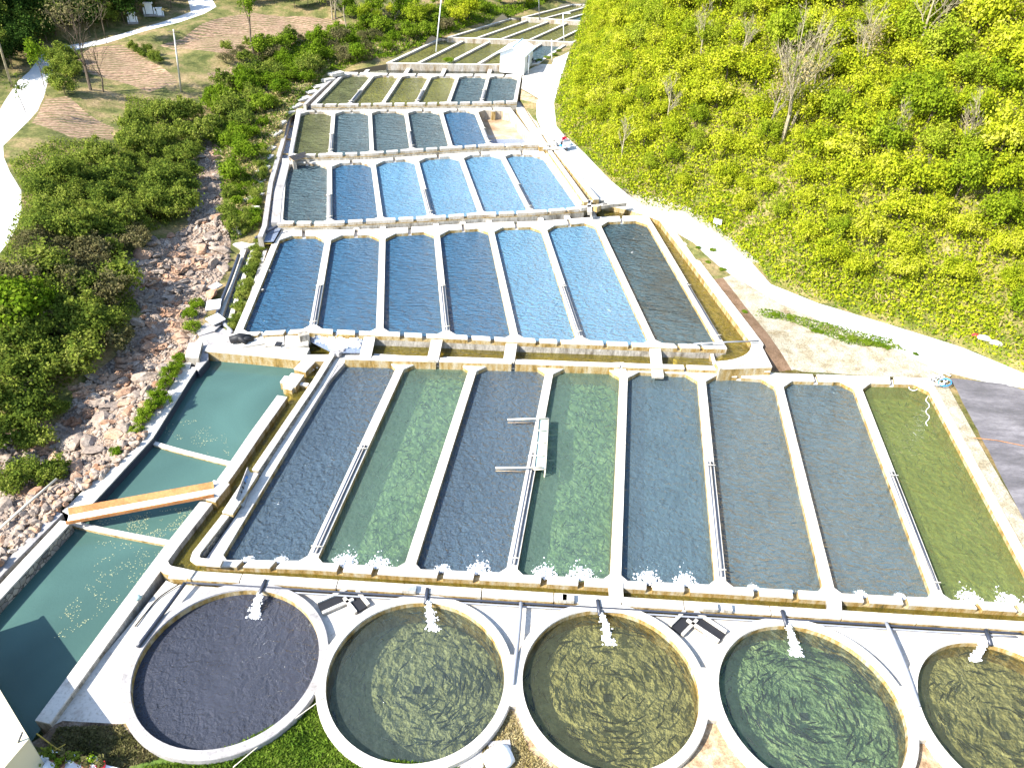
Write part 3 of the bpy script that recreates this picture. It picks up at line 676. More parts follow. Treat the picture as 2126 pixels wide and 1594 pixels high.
for r in (5, 4, 3, 2, 1, 0, -1, -2):
    z = ZROW[r]; w, hw, tw, ch, ct, fb, dep = SPEC[r]
    root = thing('raceway_row', LAB[r], 'fish ponds')
    T, B, U, N = [], [], [], []
    for a, b in ROWS[r]:
        t, bt = P(*a, z), P(*b, z); u = unit(t - bt)
        T.append(t + u * (ch if r > 1 else 0.15)); B.append(bt); U.append(u); N.append(np.array([u[1], -u[0]]))
    n = len(T) - 1; zb = z - dep - 0.15
    head_out, tail_out = [], []
    for i in range(n + 1):
        e = -1 if i == 0 else (1 if i == n else 0)
        head_out.append(T[i] + U[i] * hw + N[i] * (w / 2 * e)); tail_out.append(B[i] - U[i] * tw + N[i] * (w / 2 * e))
        a, b = T[i] - U[i] * ch, B[i] + U[i] * ct
        prism('divider_wall', [a - N[i] * w / 2, a + N[i] * w / 2, b + N[i] * w / 2, b - N[i] * w / 2], z, zb, (CONC if r > 3 else PALE), root)
    geo[r] = dict(T=T, B=B, U=U, N=N, ho=head_out, to=tail_out, z=z, w=w, root=root)
    for i in range(n):
        TL, TR = T[i] + N[i] * w / 2, T[i + 1] - N[i + 1] * w / 2
        BL, BR = B[i] + N[i] * w / 2, B[i + 1] - N[i + 1] * w / 2
        h = unit(TR - TL); k = unit(BR - BL)
        A1, A4 = TL - U[i] * ch, TR - U[i + 1] * ch; A2, A3 = TL + h * ch, TR - h * ch
        D1, D4 = BL + U[i] * ct, BR + U[i + 1] * ct; D2, D3 = BL + k * ct, BR - k * ct
        e0 = -N[i] * w / 2 if i == 0 else 0; e1 = N[i + 1] * w / 2 if i == n - 1 else 0
        CL, CR = T[i] - U[i] * ch + e0, T[i + 1] - U[i + 1] * ch + e1
        EL, ER = B[i] + U[i] * ct + e0, B[i + 1] + U[i + 1] * ct + e1
        OL, OR = head_out[i], head_out[i + 1]
        g2 = 0.16
        Mi, Mo = (A2 + A3) / 2, (OL + OR) / 2
        a_, b_ = unit(A3 - A2) * g2, unit(OR - OL) * g2
        prism('head_wall', [OL, Mo - b_, Mi - a_, A2, A1, CL], z, zb, (CONC if r > 3 else PALE), root)
        prism('head_wall', [Mo + b_, OR, CR, A4, A3, Mi + a_], z, zb, (CONC if r > 3 else PALE), root)
        prism('inlet_sill', [Mo - b_, Mo + b_, Mi + a_, Mi - a_], z - 0.26, zb, (CONC if r > 3 else PALE), root)
        # tail wall: low sill with three coping slabs, two weir gaps
        QL, QR = tail_out[i], tail_out[i + 1]
        g3 = 0.17
        def cut(t): return D2 + (D3 - D2) * t, QL + (QR - QL) * (0.5 + (t - 0.5) * np.linalg.norm(D3 - D2) / np.linalg.norm(QR - QL))
        f1, f2 = (0.27, 0.73)
        (i1, o1), (i2, o2) = cut(f1), cut(f2)
        kk, qq = unit(D3 - D2) * g3, unit(QR - QL) * g3
        zs = z - 0.34
        if r >= 1:
            prism('coping_slab', [EL, D1, D2, i1 - kk, o1 - qq, QL], z, zs, (CONC if r > 3 else PALE), root)
            prism('coping_slab', [i1 + kk, i2 - kk, o2 - qq, o1 + qq], z, zs, (CONC if r > 3 else PALE), root)
            prism('coping_slab', [i2 + kk, D3, D4, ER, QR, o2 + qq], z, zs, (CONC if r > 3 else PALE), root)
            prism('tail_wall', [EL, D1, D2, D3, D4, ER, QR, QL], zs - 0.003, zb, [M['stain'], M['grimy'] if r < 5 else M['stain']], root)
            if r == 5: notches5 += [((i1 + o1) / 2, U[i]), ((i2 + o2) / 2, U[i])]
        else:
            prism('tail_wall', [EL, D1, D2, D3, D4, ER, QR, QL], z, zb, (CONC if r > 3 else PALE), root)
        sty = STY[r][i]
        fl = 'floor_tan' if (r == 2 and i == 5) else {'green_clear': 'floor_green', 'olive_clear': 'floor_olive', 'slate_clear': 'floor_blue', 'moss': 'floor_olive', 'moss_rip': 'floor_olive', 'slate': 'floor_blue', 'slate_rip': 'floor_blue'}.get(sty, 'floor_dark')
        pyd('basin_floor', [(*p, z - dep) for p in ccw([T[i], T[i + 1], B[i + 1], B[i]])], [[0, 1, 2, 3]], M[fl], root)
        if r == 2 and i == 5:      # drained basin: only a film of water at its low end
            q = 0.62
            water([T[i] * (1 - q) + B[i] * q, T[i + 1] * (1 - q) + B[i + 1] * q, B[i + 1], B[i]], z - dep + 0.05, 'pale')
            mid = (T[i] + T[i + 1]) / 2; hh = unit(T[i + 1] - T[i])
            prism('drain_pillar', [mid - hh * .25, mid + hh * .25, mid + hh * .25 - U[i] * .4, mid - hh * .25 - U[i] * .4], z - 0.02, zb, [M['grimy'], M['stain']], root)
        else:
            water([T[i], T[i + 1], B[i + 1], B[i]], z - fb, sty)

# channels between the rows
def channel_between(up, lo, zw, zf, style, floor):
    a, b = geo[up]['to'], geo[lo]['ho']
    poly = [p for p in a] + [p for p in b[::-1]]
    f = pyd('channel_bed', [(*p, zf) for p in ccw(poly)], [list(range(len(poly)))], M[floor]); tag(f, kind='structure')
    water(poly, zw, style)
for up, lo in ((4, 5), (3, 4), (2, 3), (1, 2), (0, 1)):
    zl_ = ZROW[lo]
    channel_between(up, lo, zl_ - 0.16 if lo == 5 else zl_ - 0.3, zl_ - 0.55 if lo == 5 else zl_ - 0.7, 'channel' if lo == 5 else 'ditch', 'floor_ochre')
def bridge(up, lo, t, wid=0.55):
    """concrete slab across the feeder channel; t = fractional divider index of the lower row"""
    L = geo[lo]; i = int(t); f = t - i
    j = min(i + 1, len(L['ho']) - 1)
    p = np.asarray(L['ho'][i]) * (1 - f) + np.asarray(L['ho'][j]) * f
    u = unit(L['U'][i] * (1 - f) + L['U'][j] * f)
    tp = geo[up]['to']; best = None
    for a, b in zip(tp[:-1], tp[1:]):
        d = b - a; M2 = np.array([[u[0], -d[0]], [u[1], -d[1]]])
        if abs(np.linalg.det(M2)) < 1e-6: continue
        s = np.linalg.solve(M2, a - p)
        if -0.05 <= s[1] <= 1.05 and 0.2 < s[0] < 8: best = s[0] if best is None else min(best, s[0])
    if best is None: best = 1.6
    n = np.array([u[1], -u[0]]); q = p + u * best
    z = ZROW[lo]
    prism('bridge_slab', [p - n * wid / 2, p + n * wid / 2, q + n * wid / 2, q - n * wid / 2], z + 0.05, z - 0.22, CONG, L['root'], lip=0.08)
for up, lo, ts in ((3, 4, (0.3, 1, 1.5, 2, 3, 3.5, 4, 5, 5.5, 6)), (2, 3, (0.25, 1.9, 2.6, 4.0, 5.6)), (1, 2, (1, 2.2, 3.1, 4.2, 5.6)), (0, 1, (0.7, 2.1, 3.4, 5.0))):
    for t in ts: bridge(up, lo, t)
# wall between the ochre channel and the eight-pond row, with slabs across the channel
cwall = thing('channel_wall', 'pale concrete wall along the ochre channel below the seven blue ponds', 'wall')
for a, b in (((716, 741), (905, 746)), ((912, 746), (1062, 750)), ((1070, 750), (1286, 757)), ((1292, 757), (1420, 761)), ((1426, 761), (1598, 767))):
    wallline('coping_slab', PL([a, b], 0.36), 0.46, 0.36, -0.6, CONC, cwall)
def plank_px(name, a, b, za, zb_, wid, th, mats, parent):
    p, q = PZ(*a, za), PZ(*b, zb_)
    return wallz(name, [p, q], wid, th, mats, parent)
for a, b in (((768, 696), (758, 742)), ((908, 702), (898, 748)), ((1063, 708), (1056, 750)), ((1360, 722), (1366, 782)), ((1284, 752), (1290, 775))):
    plank_px('bridge_slab', a, b, 0.62 if b[1] > 740 and a[1] < 730 else 0.3, 0.42 if b[1] < 770 else 0.06, 0.85, 0.18, CONG, cwall)

# ---- side channel of the seven-pond row (ochre water, bends round the near corner)
sc = thing('side_channel', 'ochre-watered side channel with a pale outer wall beside the seven blue ponds', 'channel')
outer = PL([(1236, 420), (1300, 430), (1368, 452), (1388, 470), (1480, 590), (1562, 698), (1572, 716), (1562, 738), (1530, 752), (1490, 757)], 0.8)
outer = smooth_line(outer, 3)
wallline('outer_wall', outer, 0.85, 0.8, -0.9, CONC, sc)
inner = PL([(1250, 440), (1340, 448), (1356, 462), (1400, 545), (1505, 722), (1480, 735)], 0.8)
scw = inner + PL([(1400, 735), (1400, 760), (1500, 760)], 0.4) + outer[::-1]
water(scw, 0.22, 'channel')
f = pyd('channel_bed', [(*p, -0.05) for p in ccw(scw)], [list(range(len(scw)))], M['floor_ochre']); tag(f, kind='structure')
# fill wedge at the corner
prism('corner_slab', PL([(1565, 702), (1578, 712), (1603, 762), (1500, 766), (1540, 750), (1572, 725)], 0.7), 0.74, -0.9, CONC, sc)
wallline('pool_sill', PL([(1478, 733), (1484, 757)], 0.3), 0.25, 0.3, -0.5, CONC, sc)
tube('pole', [PZ(1440, 714, 1.0), PZ(1510, 710, 1.15), PZ(1575, 708, 1.0)], 0.06, M['pipe_grey'], sc)
# ---- right hand feeder channel of rows two and three
fc = thing('feeder_channel', 'narrow concrete feeder channel between the blue ponds and the road', 'channel')
wl = PL([(1078, 212), (1094, 240), (1138, 308), (1217, 418)], 2.0)
wr = PL([(1086, 208), (1104, 238), (1150, 306), (1238, 414)], 2.0)
wallline('channel_wall', wl, 0.45, 2.0, 0.4, CONC, fc); wallline('channel_wall', wr, 0.6, 2.05, 0.4, CONC, fc)
water(wl + wr[::-1], 1.6, 'ditch')
f = pyd('channel_bed', [(*p, 1.4) for p in ccw(wl + wr[::-1])], [list(range(len(wl) * 2))], M['floor_ochre']); tag(f, kind='structure')
prism('walkway_slab', [P(1068, 212, 2.1), P(1078, 212, 2.1), P(1094, 240, 2.1), P(1136, 304, 2.1), P(1120, 304, 2.1), P(1075, 234, 2.1)], 2.12, 0.6, CONC, fc)
prism('walkway_slab', [P(1142, 312, 1.6), P(1216, 420, 1.5), P(1204, 428, 1.5), P(1130, 322, 1.6)], 1.58, 0.4, CONC, fc)
for a, b in (((1100, 258), (1150, 292)), ((1124, 298), (1160, 300)), ((1128, 308), (1164, 309))):
    plank_px('bridge_slab', a, b, 2.2, 2.2, 0.4, 0.15, CONG, fc)
for a, b in (((1205, 430), (1262, 424)), ((1225, 440), (1222, 415)), ((1210, 420), (1252, 414)), ((1250, 424), (1300, 420))):
    plank_px('gate_slab', a, b, 1.72, 1.72, 0.42, 0.35, CONG, fc)
box_ = plank_px('gate_box', (1236, 428), (1244, 425), 2.1, 2.1, 0.5, 0.6, [M['grimy'], M['stain']], fc)

# ---- left side channels
lc = thing('left_channel', 'shallow grey drain channel with low walls along the left ends of the ponds', 'channel')
g1L = PL([(706, 151), (634, 216)], 2.9); g1R = PL([(716, 158), (648, 219)], 2.9)
wallline('channel_wall', PL([(704, 151), (660, 190), (632, 217)], 2.95), 0.4, 2.95, 1.2, OLD, lc)
water(g1L + [g1R[1], g1R[0]], 2.45, 'tank_dark')
l2o = PL([(634, 217), (600, 245), (585, 300), (562, 380), (549, 470), (540, 492)], 1.5)
l2i = PL([(648, 222), (622, 240), (606, 322), (590, 345), (583, 462), (566, 492)], 1.5)
wallline('channel_wall', l2o, 0.45, 1.55, -0.4, OLD, lc)
water(l2o + l2i[::-1], 1.02, 'pale')
f = pyd('channel_bed', [(*p, 0.8) for p in ccw(l2o + l2i[::-1])], [list(range(len(l2o) * 2))], M['floor_ochre']); tag(f, kind='structure')
wallline('inner_wall', PL([(664, 214), (622, 232), (604, 318), (611, 332)], 2.25), 0.35, 2.25, 0.2, OLD, lc)
wallline('inner_wall', PL([(594, 336), (578, 400), (572, 462)], 1.55), 0.8, 1.55, -0.2, OLD, lc)
for a, b in (((598, 262), (608, 262)), ((590, 288), (604, 289)), ((582, 318), (598, 320)), ((556, 412), (577, 412))):
    plank_px('weir_sill', a, b, 1.14, 1.14, 0.25, 0.3, [M['stain'], M['stain']], lc)
pallet = thing('dark_planks', 'pile of dark wet planks at the corner of the rippled ponds', 'planks')
for k in range(4):
    plank_px('plank', (600 + k * 3, 326 + k * 2.4), (634, 316 + k * 3), 2.3 + 0.05 * k, 2.35 + .04 * k, 0.28, 0.07, [M['black'], M['wood']], pallet)

# lower left: narrow ditch, planting strip, masonry retaining wall of the seven-pond row
ld = thing('narrow_ditch', 'narrow blue-watered concrete ditch beside a planted strip and masonry wall', 'channel')
dl = PL([(509, 512), (484, 580), (460, 645), (452, 672)], -0.1); dr = PL([(532, 506), (522, 530), (486, 640), (474, 680)], -0.1)
wallline('ditch_wall', dl, 0.45, 0.0, -1.2, CONG, ld); wallline('ditch_wall', dr, 0.35, 0.0, -1.2, CONG, ld)
water(dl + dr[::-1], -0.35, 'slate')
f = pyd('channel_bed', [(*p, -0.7) for p in ccw(dl + dr[::-1])], [list(range(8))], M['floor_dark']); tag(f, kind='structure')
st_l = PL([(536, 504), (524, 532), (490, 640), (478, 682)], 0.0); st_r = PL([(556, 498), (545, 525), (510, 640), (492, 690)], 0.0)
f = pyd('planting_strip', [(*p, -0.12) for p in ccw(st_l + st_r[::-1])], [list(range(8))], M['grass']); tag(f, kind='structure')
wallline('retaining_wall', PL([(560, 494), (549, 524), (514, 640), (494, 692)], 0.25), 0.3, 0.25, -1.3, [M['concrete'], M['masonry']], ld)
for a in ((560, 520), (546, 560), (532, 600)):
    plank_px('strut', a, (a[0] + 14, a[1] + 1), 0.5, 0.7, 0.2, 0.2, CONG, ld)

prism('apron', PL([(490, 488), (548, 478), (566, 500), (540, 506), (505, 514), (478, 505)], 0.2), 0.12, -1.4, CONG, ld)
prism('apron', PL([(448, 676), (494, 690), (500, 716), (430, 726), (398, 718), (420, 690)], 0.1), 0.05, -1.6, OLD, ld)
# ---- long masonry wall, ledge and gutter left of the eight-pond row
lw = thing('masonry_wall', 'long rubble masonry wall with pale coping beside the first long raceway', 'wall')
wallline('coping', PL([(697, 722), (655, 790), (530, 975)], 0.35), 0.42, 0.35, 0.2, CONC, lw)
wallline('coping', PL([(526, 981), (472, 1064)], 0.5), 0.62, 0.5, 0.2, CONC, lw)
wallline('coping', PL([(468, 1069), (408, 1146), (404, 1158), (412, 1164), (460, 1168)], 0.35), 0.42, 0.35, 0.2, CONC, lw)
wallline('wall_body', PL([(698, 728), (656, 796), (532, 981), (470, 1072), (412, 1152)], 0.2), 0.4, 0.197, -1.4, [M['masonry'], M['masonry']], lw)
ledge_o = PL([(712, 738), (672, 800), (548, 985), (488, 1075), (425, 1165)], -0.1)
prism('ledge', ledge_o + PL([(446, 1168), (510, 1068), (560, 990), (686, 786), (716, 752)], 0.0), -0.04, -1.4, OLD, lw)

# ---- settling pond on the left
spond = thing('settling_pond', 'large green settling pond with low weirs beside the stream', 'pond')
ZS = 0.0
lwall1 = PL([(420, 752), (392, 790), (316, 910)], ZS)
wallline('left_wall', PL([(404, 762), (388, 785), (310, 908), (188, 1040), (160, 1068)], ZS), 0.45, ZS, -1.8, [M['concrete'], M['pipe_dark']], spond)  # wall sides take a near-black colour that stands for their shade
pyd('walkway', [(*p, ZS - 0.03) for p in ccw(PL([(404, 728), (388, 785), (310, 908), (188, 1040), (150, 1072), (128, 1060), (282, 912), (362, 790), (378, 744)], ZS))], [list(range(9))], M['pavement'], spond)
prism('corner_block', PL([(392, 712), (420, 708), (412, 742), (384, 740)], 0.5), 0.5, -0.6, CONG, spond)
prism('shade_painted_wall', PL([(420, 716), (432, 722), (432, 745), (412, 768), (404, 762)], 0.1), 0.06, -1.6, [M['concrete_old'], M['pipe_dark']], spond)  # end of the pond wall, its shade painted as dark side faces
wallline('left_wall', PL([(136, 1082), (60, 1163), (0, 1228), (-120, 1360)], 0.1), 0.65, 0.1, -1.8, [M['concrete'], M['masonry']], spond)
wallline('gutter_wall', PL([(122, 1064), (56, 1130), (0, 1186), (-120, 1315)], 0.05), 0.5, 0.05, -0.8, OLD, spond)
wallline('head_wall', PL([(428, 722), (520, 730), (640, 742), (690, 742)], 0.25), 0.75, 0.25, -1.8, CONC, spond)
wallline('right_wall', PL([(586, 822), (530, 900), (488, 962), (462, 998)], 0.0), 0.72, 0.0, -1.8, CONC, spond)
wallline('right_wall', PL([(460, 1000), (430, 1036)], 0.18), 1.05, 0.18, -1.8, CONC, spond)
wallline('right_wall', PL([(428, 1042), (360, 1128), (240, 1290), (88, 1498)], 0.0), 0.72, 0.0, -1.8, [M['concrete'], M['grimy']], spond)
for a, b, zz in (((648, 742), (622, 768), 0.12), ((618, 776), (600, 800), 0.1)):
    wallline('gate_block', PL([a, b], zz), 0.95, zz, -1.6, CONC, spond)
wallline('gate_block', PL([(586, 786), (612, 790)], 0.06), 0.75, 0.06, -1.6, CONC, spond)
wallline('gate_block', PL([(608, 794), (596, 806)], 0.0), 0.7, 0.0, -1.6, CONC, spond)
wallline('cross_sill', PL([(608, 793), (640, 798)], -0.15), 0.3, -0.15, -1.4, CONC, spond)
wallline('weir', smooth_line(PL([(306, 914), (350, 928), (410, 944), (482, 962)], -0.42), 4), 0.28, -0.42, -1.8, CONC, spond)
wallline('weir', smooth_line(PL([(140, 1082), (200, 1096), (280, 1112), (362, 1127)], -0.35), 4), 0.3, -0.35, -1.8, CONC, spond)
swp = PL([(414, 720), (404, 752), (305, 912), (140, 1080), (-160, 1410), (-160, 1650), (60, 1530)], -0.3) + PL([(240, 1300), (360, 1132), (462, 1000), (586, 822), (610, 790), (636, 752), (660, 744)], -0.1)
water(swp, -0.62, 'settle')
f = pyd('pond_floor', [(*p, -1.75) for p in ccw(swp)], [list(range(len(swp)))], M['floor_green']); tag(f, kind='structure')
# ditch between settling pond and masonry wall, joined to the tail channel of the eight-pond row
dch = PL([(690, 744), (640, 745), (600, 800), (586, 824), (464, 998), (430, 1040), (345, 1185), (352, 1200)], -0.2)
tailch = PL([(1000, 1244), (2300, 1330)], -0.2) + PL([(2300, 1280), (446, 1172)], -0.2) + PL([(404, 1160), (470, 1068), (530, 982), (694, 730)], 0.1)
water(dch + tailch, -0.42, 'channel')
f = pyd('channel_bed', [(*p, -0.75) for p in ccw(dch + tailch)], [list(range(len(dch + tailch)))], M['floor_ochre']); tag(f, kind='structure')
tw_ = thing('tail_channel_wall', 'long pale wall between the tail channel and the round tanks', 'wall')
xs_ = [352, 500, 700, 838, 1000, 1150, 1290, 1420, 1600, 1745, 1900, 2050, 2240]
def tyl(x): return 1190 + (x - 352) * (1298 - 1190) / (2126 - 352)
for a, b in zip(xs_[:-1], xs_[1:]):
    wallline('coping_slab', PL([(a + 1.2, tyl(a)), (b - 1.2, tyl(b))], 0.02), 0.52, 0.02, -0.9, CONC, tw_)
wallline('corner_piece', smooth_line(PL([(338, 1168), (346, 1180), (372, 1186), (400, 1192)], 0.12), 3), 0.5, 0.12, -0.8, CONC, tw_)
for x in (1280, 1733, 2210):
    plank_px('bridge_slab', (x - 2, 1190 + (x - 1280) * 0.058 + 16), (x, tyl(x) + 2), 0.06, 0.06, 0.75, 0.2, CONG, tw_)
for x, wd in ((850, 14), (1168, 9), (1180, 12), (1474, 16), (1512, 8)):
    plank_px('box', (x - wd, tyl(x) - 2), (x + wd, tyl(x)), 0.26, 0.26, 0.4, 0.24, [M['board'] if x == 850 else M['concrete'], M['grimy']], tw_)

# ------------------------------------------------------------------ round tanks
TL_ = ['round tank of still dark water beside the settling pond wall', 'round tank with fish crowding its sunlit half, second from the settling pond',
       'round tank with olive floor and circling fish, third from the settling pond', 'round tank of blue-green water and fish, fourth from the settling pond', 'round tank with a foaming inlet, fifth from the settling pond']
TSTY = ['tank_dark', 'tank_teal', 'tank_olive', 'tank_teal', 'tank_olive']
TFLO = ['floor_dark', 'floor_olive', 'floor_olive', 'floor_green', 'floor_olive']
def ring_part(name, c, r0, r1, z1, z0, mats, parent, n=72):
    v, f, fm = [], [], []
    for i in range(n):
        a = 2 * math.pi * i / n; ca, sa = math.cos(a), math.sin(a)
        for rr, zz in ((r0, z0), (r0, z1 - 0.09), (r0 + 0.02, z1), (r1 - 0.03, z1), (r1, z1 - 0.04), (r1, z0)):
            v.append((c[0] + ca * rr, c[1] + sa * rr, zz))
    for i in range(n):
        a, b = i * 6, ((i + 1) % n) * 6
        for k in range(5):
            f.append([a + k, b + k, b + k + 1, a + k + 1][::-1]); fm.append(1 if k == 0 else 0)
    return pyd(name, v, f, mats, parent, fm=fm, smooth=False)
tank_roots = []
spout_px = [(546, 1214), (886, 1232), (1243, 1256), (1628, 1278), (2052, 1318)]
spout_dir = []
for i, (c, r) in enumerate(tanks):
    t = thing('round_tank', TL_[i], 'fish tank', group='round tanks in a line'); tank_roots.append(t)
    ring_part('rim_wall', c, r, r + 0.46, -0.008 * (i % 2), -1.9, [M['concrete'] if i else M['concrete_old'], M['stain']], t)
    circ = [c + np.array([math.cos(a), math.sin(a)]) * (r + 0.05) for a in np.linspace(0, 2 * math.pi, 64, endpoint=False)]
    pyd('tank_floor', [(*p, -1.75 if i == 1 else -1.3) for p in circ], [list(range(64))], M[TFLO[i]], t)
    water(circ, -0.40, TSTY[i])
    s = P(*spout_px[i], 0.1)
    d = unit(c - s); spout_dir.append((s, d))
    a, b = s - d * 0.35, s + d * 0.55
    tube('inlet_pipe', [(*a, 0.06), (*b, 0.02)], 0.11, M['pipe_dark'], t, 8)
    e = s + d * 1.55
    prism('drain_plug', [c + np.array(q) * 0.18 for q in ((-1, -1), (1, -1), (1, 1), (-1, 1))], -1.2, -1.29, [M['floor_dark'], M['floor_dark']], t)

for i in range(4):
    (c, r), (c2, r2) = tanks[i], tanks[i + 1]
    d = unit(c2 - c); nn = np.array([-d[1], d[0]]); a, b = c + d * (r + 0.30), c2 - d * (r2 + 0.30)
    prism('joint_slab', [a + nn * 1.3 - d * 0.12, a - nn * 1.3 - d * 0.12, b - nn * 1.3 + d * 0.12, b + nn * 1.3 + d * 0.12], -0.02, -0.8, CONG, tank_roots[i])
# ------------------------------------------------------------------ splashes
def blob_mesh(name, pts, rads, mat):
    ico = bmesh.new(); bmesh.ops.create_icosphere(ico, subdivisions=1, radius=1)
    bv = np.array([v.co[:] for v in ico.verts]); bf = np.array([[q.index for q in f.verts] for f in ico.faces]); ico.free()
    V, F = [], []
    for k, (p, r_) in enumerate(zip(pts, rads)):
        jit = 1 + rng.uniform(-0.35, 0.35, (len(bv), 1))
        V.append(bv * jit * np.array([r_, r_, r_ * 0.7]) + np.array(p)); F.append(bf + k * len(bv))
    me = npmesh(name, np.concatenate(V), np.concatenate(F)); me.materials.append(mat)
    return me
splash_mesh = []
for k in range(4):
    n = 330
    rr = np.abs(rng.normal(0, 0.26, n)); aa = rng.uniform(-math.pi, math.pi, n)
    px_ = np.abs(rng.normal(0.25, 0.30, n)) - 0.1; py_ = rng.normal(0, 0.22, n)
    pz_ = np.clip(0.16 - (px_ ** 2 + py_ ** 2) * 0.5, 0.0, 0.2) * rng.uniform(0.2, 1, n)
    splash_mesh.append(blob_mesh('splash', np.c_[px_, py_, pz_], np.clip(rng.exponential(0.016, n) + 0.014, 0, 0.06) * np.exp(-0.5 * px_), M['foam']))
for k, (p, u) in enumerate(notches5):
    pp, q, _ = project(p[0], p[1], 0)
    if pp > 2150: continue
    q = p + u * 0.42
    o = link('water_splash', splash_mesh[k % 4]); o.location = (q[0], q[1], -0.40); o.rotation_euler = (0, 0, math.atan2(u[1], u[0]))
    sc_ = (0.6, 0.65, 1.15, 1.05, 0.75, 1.1, 1.1, 1.2, 1.2, 1.1, 0.55, 0.2, 0.6, 0.55, 1.1, 1.1)[k % 16]
    o.scale = (sc_ * 1.35,) * 3
    tag(o, 'white splash below a weir gap in the coping of the eight-raceway row', 'splash', 'splashes along the eight-raceway row', 'stuff')
for i, (s, d) in enumerate(spout_dir):
    n = 420; tt = rng.uniform(0, 1, n) ** 0.9; L = (1.25, 1.5, 1.6, 1.6, 1.2)[i]
    side = np.array([d[1], -d[0]])
    P3 = []
    dd = unit(d - side * (0.05, 0.28, 0.18, 0.12, -0.6)[i])
    for q in tt:
        p = s + dd * (0.45 + q * L) + side * rng.normal(0, 0.05 + 0.10 * q)
        P3.append((p[0], p[1], max(-0.40, 0.05 - 0.62 * q ** 1.6) + rng.uniform(0, 0.05)))
    me = blob_mesh('inflow_jet', P3, rng.uniform(0.02, 0.045, n) * (1 + 0.4 * tt), M['foam'])
    o = link('inflow_jet', me)
    tag(o, ['white jet pouring into the dark round tank', 'slanting white jet pouring into the tank second from the settling pond', 'white jet pouring into the olive-floored third round tank', 'white jet pouring into the blue-green fourth round tank', 'white jet pouring into the fifth round tank'][i], 'water jet')
def foam_patch(name, label, px, z, n, rmax=0.12):
    poly = px; xs = [p[0] for p in px]; ys = [p[1] for p in px]; Q = []
    while len(Q) < n:
        a, b = rng.uniform(min(xs), max(xs)), rng.uniform(min(ys), max(ys))
        if inside(poly, np.array([a]), np.array([b]))[0]:
            q = P(a, b, z); Q.append((q[0], q[1], z + rng.uniform(0, 0.06)))
    o = link(name, blob_mesh(name, Q, np.clip(rng.exponential(rmax / 2.2, n) + 0.02, 0, rmax * 1.4), M['foam']))
    return tag(o, label, 'foam')
water(PL([(650, 690), (768, 696), (762, 735), (690, 735), (645, 712)], 0.2), 0.3, 'pale')
foam_patch('rushing_water', 'white rushing water below the seven-pond row beside the masonry wall', [(655, 694), (700, 692), (752, 704), (745, 722), (690, 722), (652, 708)], 0.32, 420, 0.16)
foam_patch('rushing_water', 'white eddies in the ditch head beside the pale gate blocks', [(645, 742), (678, 742), (655, 768), (628, 776), (618, 772)], -0.40, 130, 0.07)

# floating scraps on the settling pond
def scraps(px, z, n, mat, name, label):
    xs = [p[0] for p in px]; ys = [p[1] for p in px]; V, F = [], []
    while len(F) < n:
        a, b = rng.uniform(min(xs), max(xs)), rng.uniform(min(ys), max(ys))
        if not inside(px, np.array([a]), np.array([b]))[0]: continue
        if mnoise.noise((a * 0.03, b * 0.05, 0)) < -0.05: continue
        q = P(a, b, z); s = rng.uniform(0.01, 0.03); t = rng.uniform(0, 6.28); o = len(V)
        for k in range(5):
            r_ = s * rng.uniform(0.6, 1.2)
            V.append((q[0] + math.cos(t + k * 1.257) * r_ * 1.5, q[1] + math.sin(t + k * 1.257) * r_, z + 0.012))
        F.append([o + k for k in range(5)])
    o = pyd(name, V, F, mat)
    return tag(o, label, 'scum', kind='stuff')
M['scum'] = mat_plain('pale_floating_scum', (0.34, 0.34, 0.19), 0.8, 0.2, var=0.25)
scraps([(330, 885), (400, 870), (470, 900), (476, 945), (430, 942), (350, 905)], -0.62, 160, M['scum'], 'floating_scum', 'pale yellow scum floating above the upper curved weir')
scraps([(190, 1082), (330, 1060), (405, 1050), (360, 1120), (260, 1104)], -0.62, 380, M['scum'], 'floating_scum', 'pale yellow scum trapped under the orange flume')
scraps([(200, 1120), (340, 1130), (330, 1180), (230, 1260), (110, 1340), (120, 1280), (190, 1200)], -0.62, 300, M['scum'], 'floating_scum', 'pale flecks drifting on the settling pond below the lower weir')

# ------------------------------------------------------------------ orange flume
fl = thing('flume', 'rusty orange steel flume spanning the settling pond', 'flume')
fa, fb_ = PZ(140, 1072, 0.25), PZ(444, 1016, 0.3)
fd = (fb_ - fa); fL = fd.length; fu = fd.normalized(); fn = Vector((-fu.y, fu.x, 0)).normalized()
def flume_plate(name, o0, o1, z0, z1, mat, th=0.03):
    v = []
    for p in (fa, fb_):
        for o_, z_ in ((o0, z0), (o1, z1)):
            v.append(p + fn * o_ + Vector((0, 0, z_))); v.append(p + fn * o_ + Vector((0, 0, z_ - th)))
    return pyd(name, v, [[0, 2, 6, 4], [1, 5, 7, 3], [0, 4, 5, 1], [2, 3, 7, 6], [0, 1, 3, 2], [4, 6, 7, 5]], mat, fl)
flume_plate('bottom_plate', -0.22, 0.22, -0.12, -0.12, M['white'])
flume_plate('side_plate', 0.22, 0.52, -0.12, 0.16, M['rust'])
flume_plate('side_plate', -0.52, -0.22, 0.10, -0.12, M['rust'])
flume_plate('stiffener', -0.56, -0.50, 0.12, 0.12, M['rust'], 0.2)

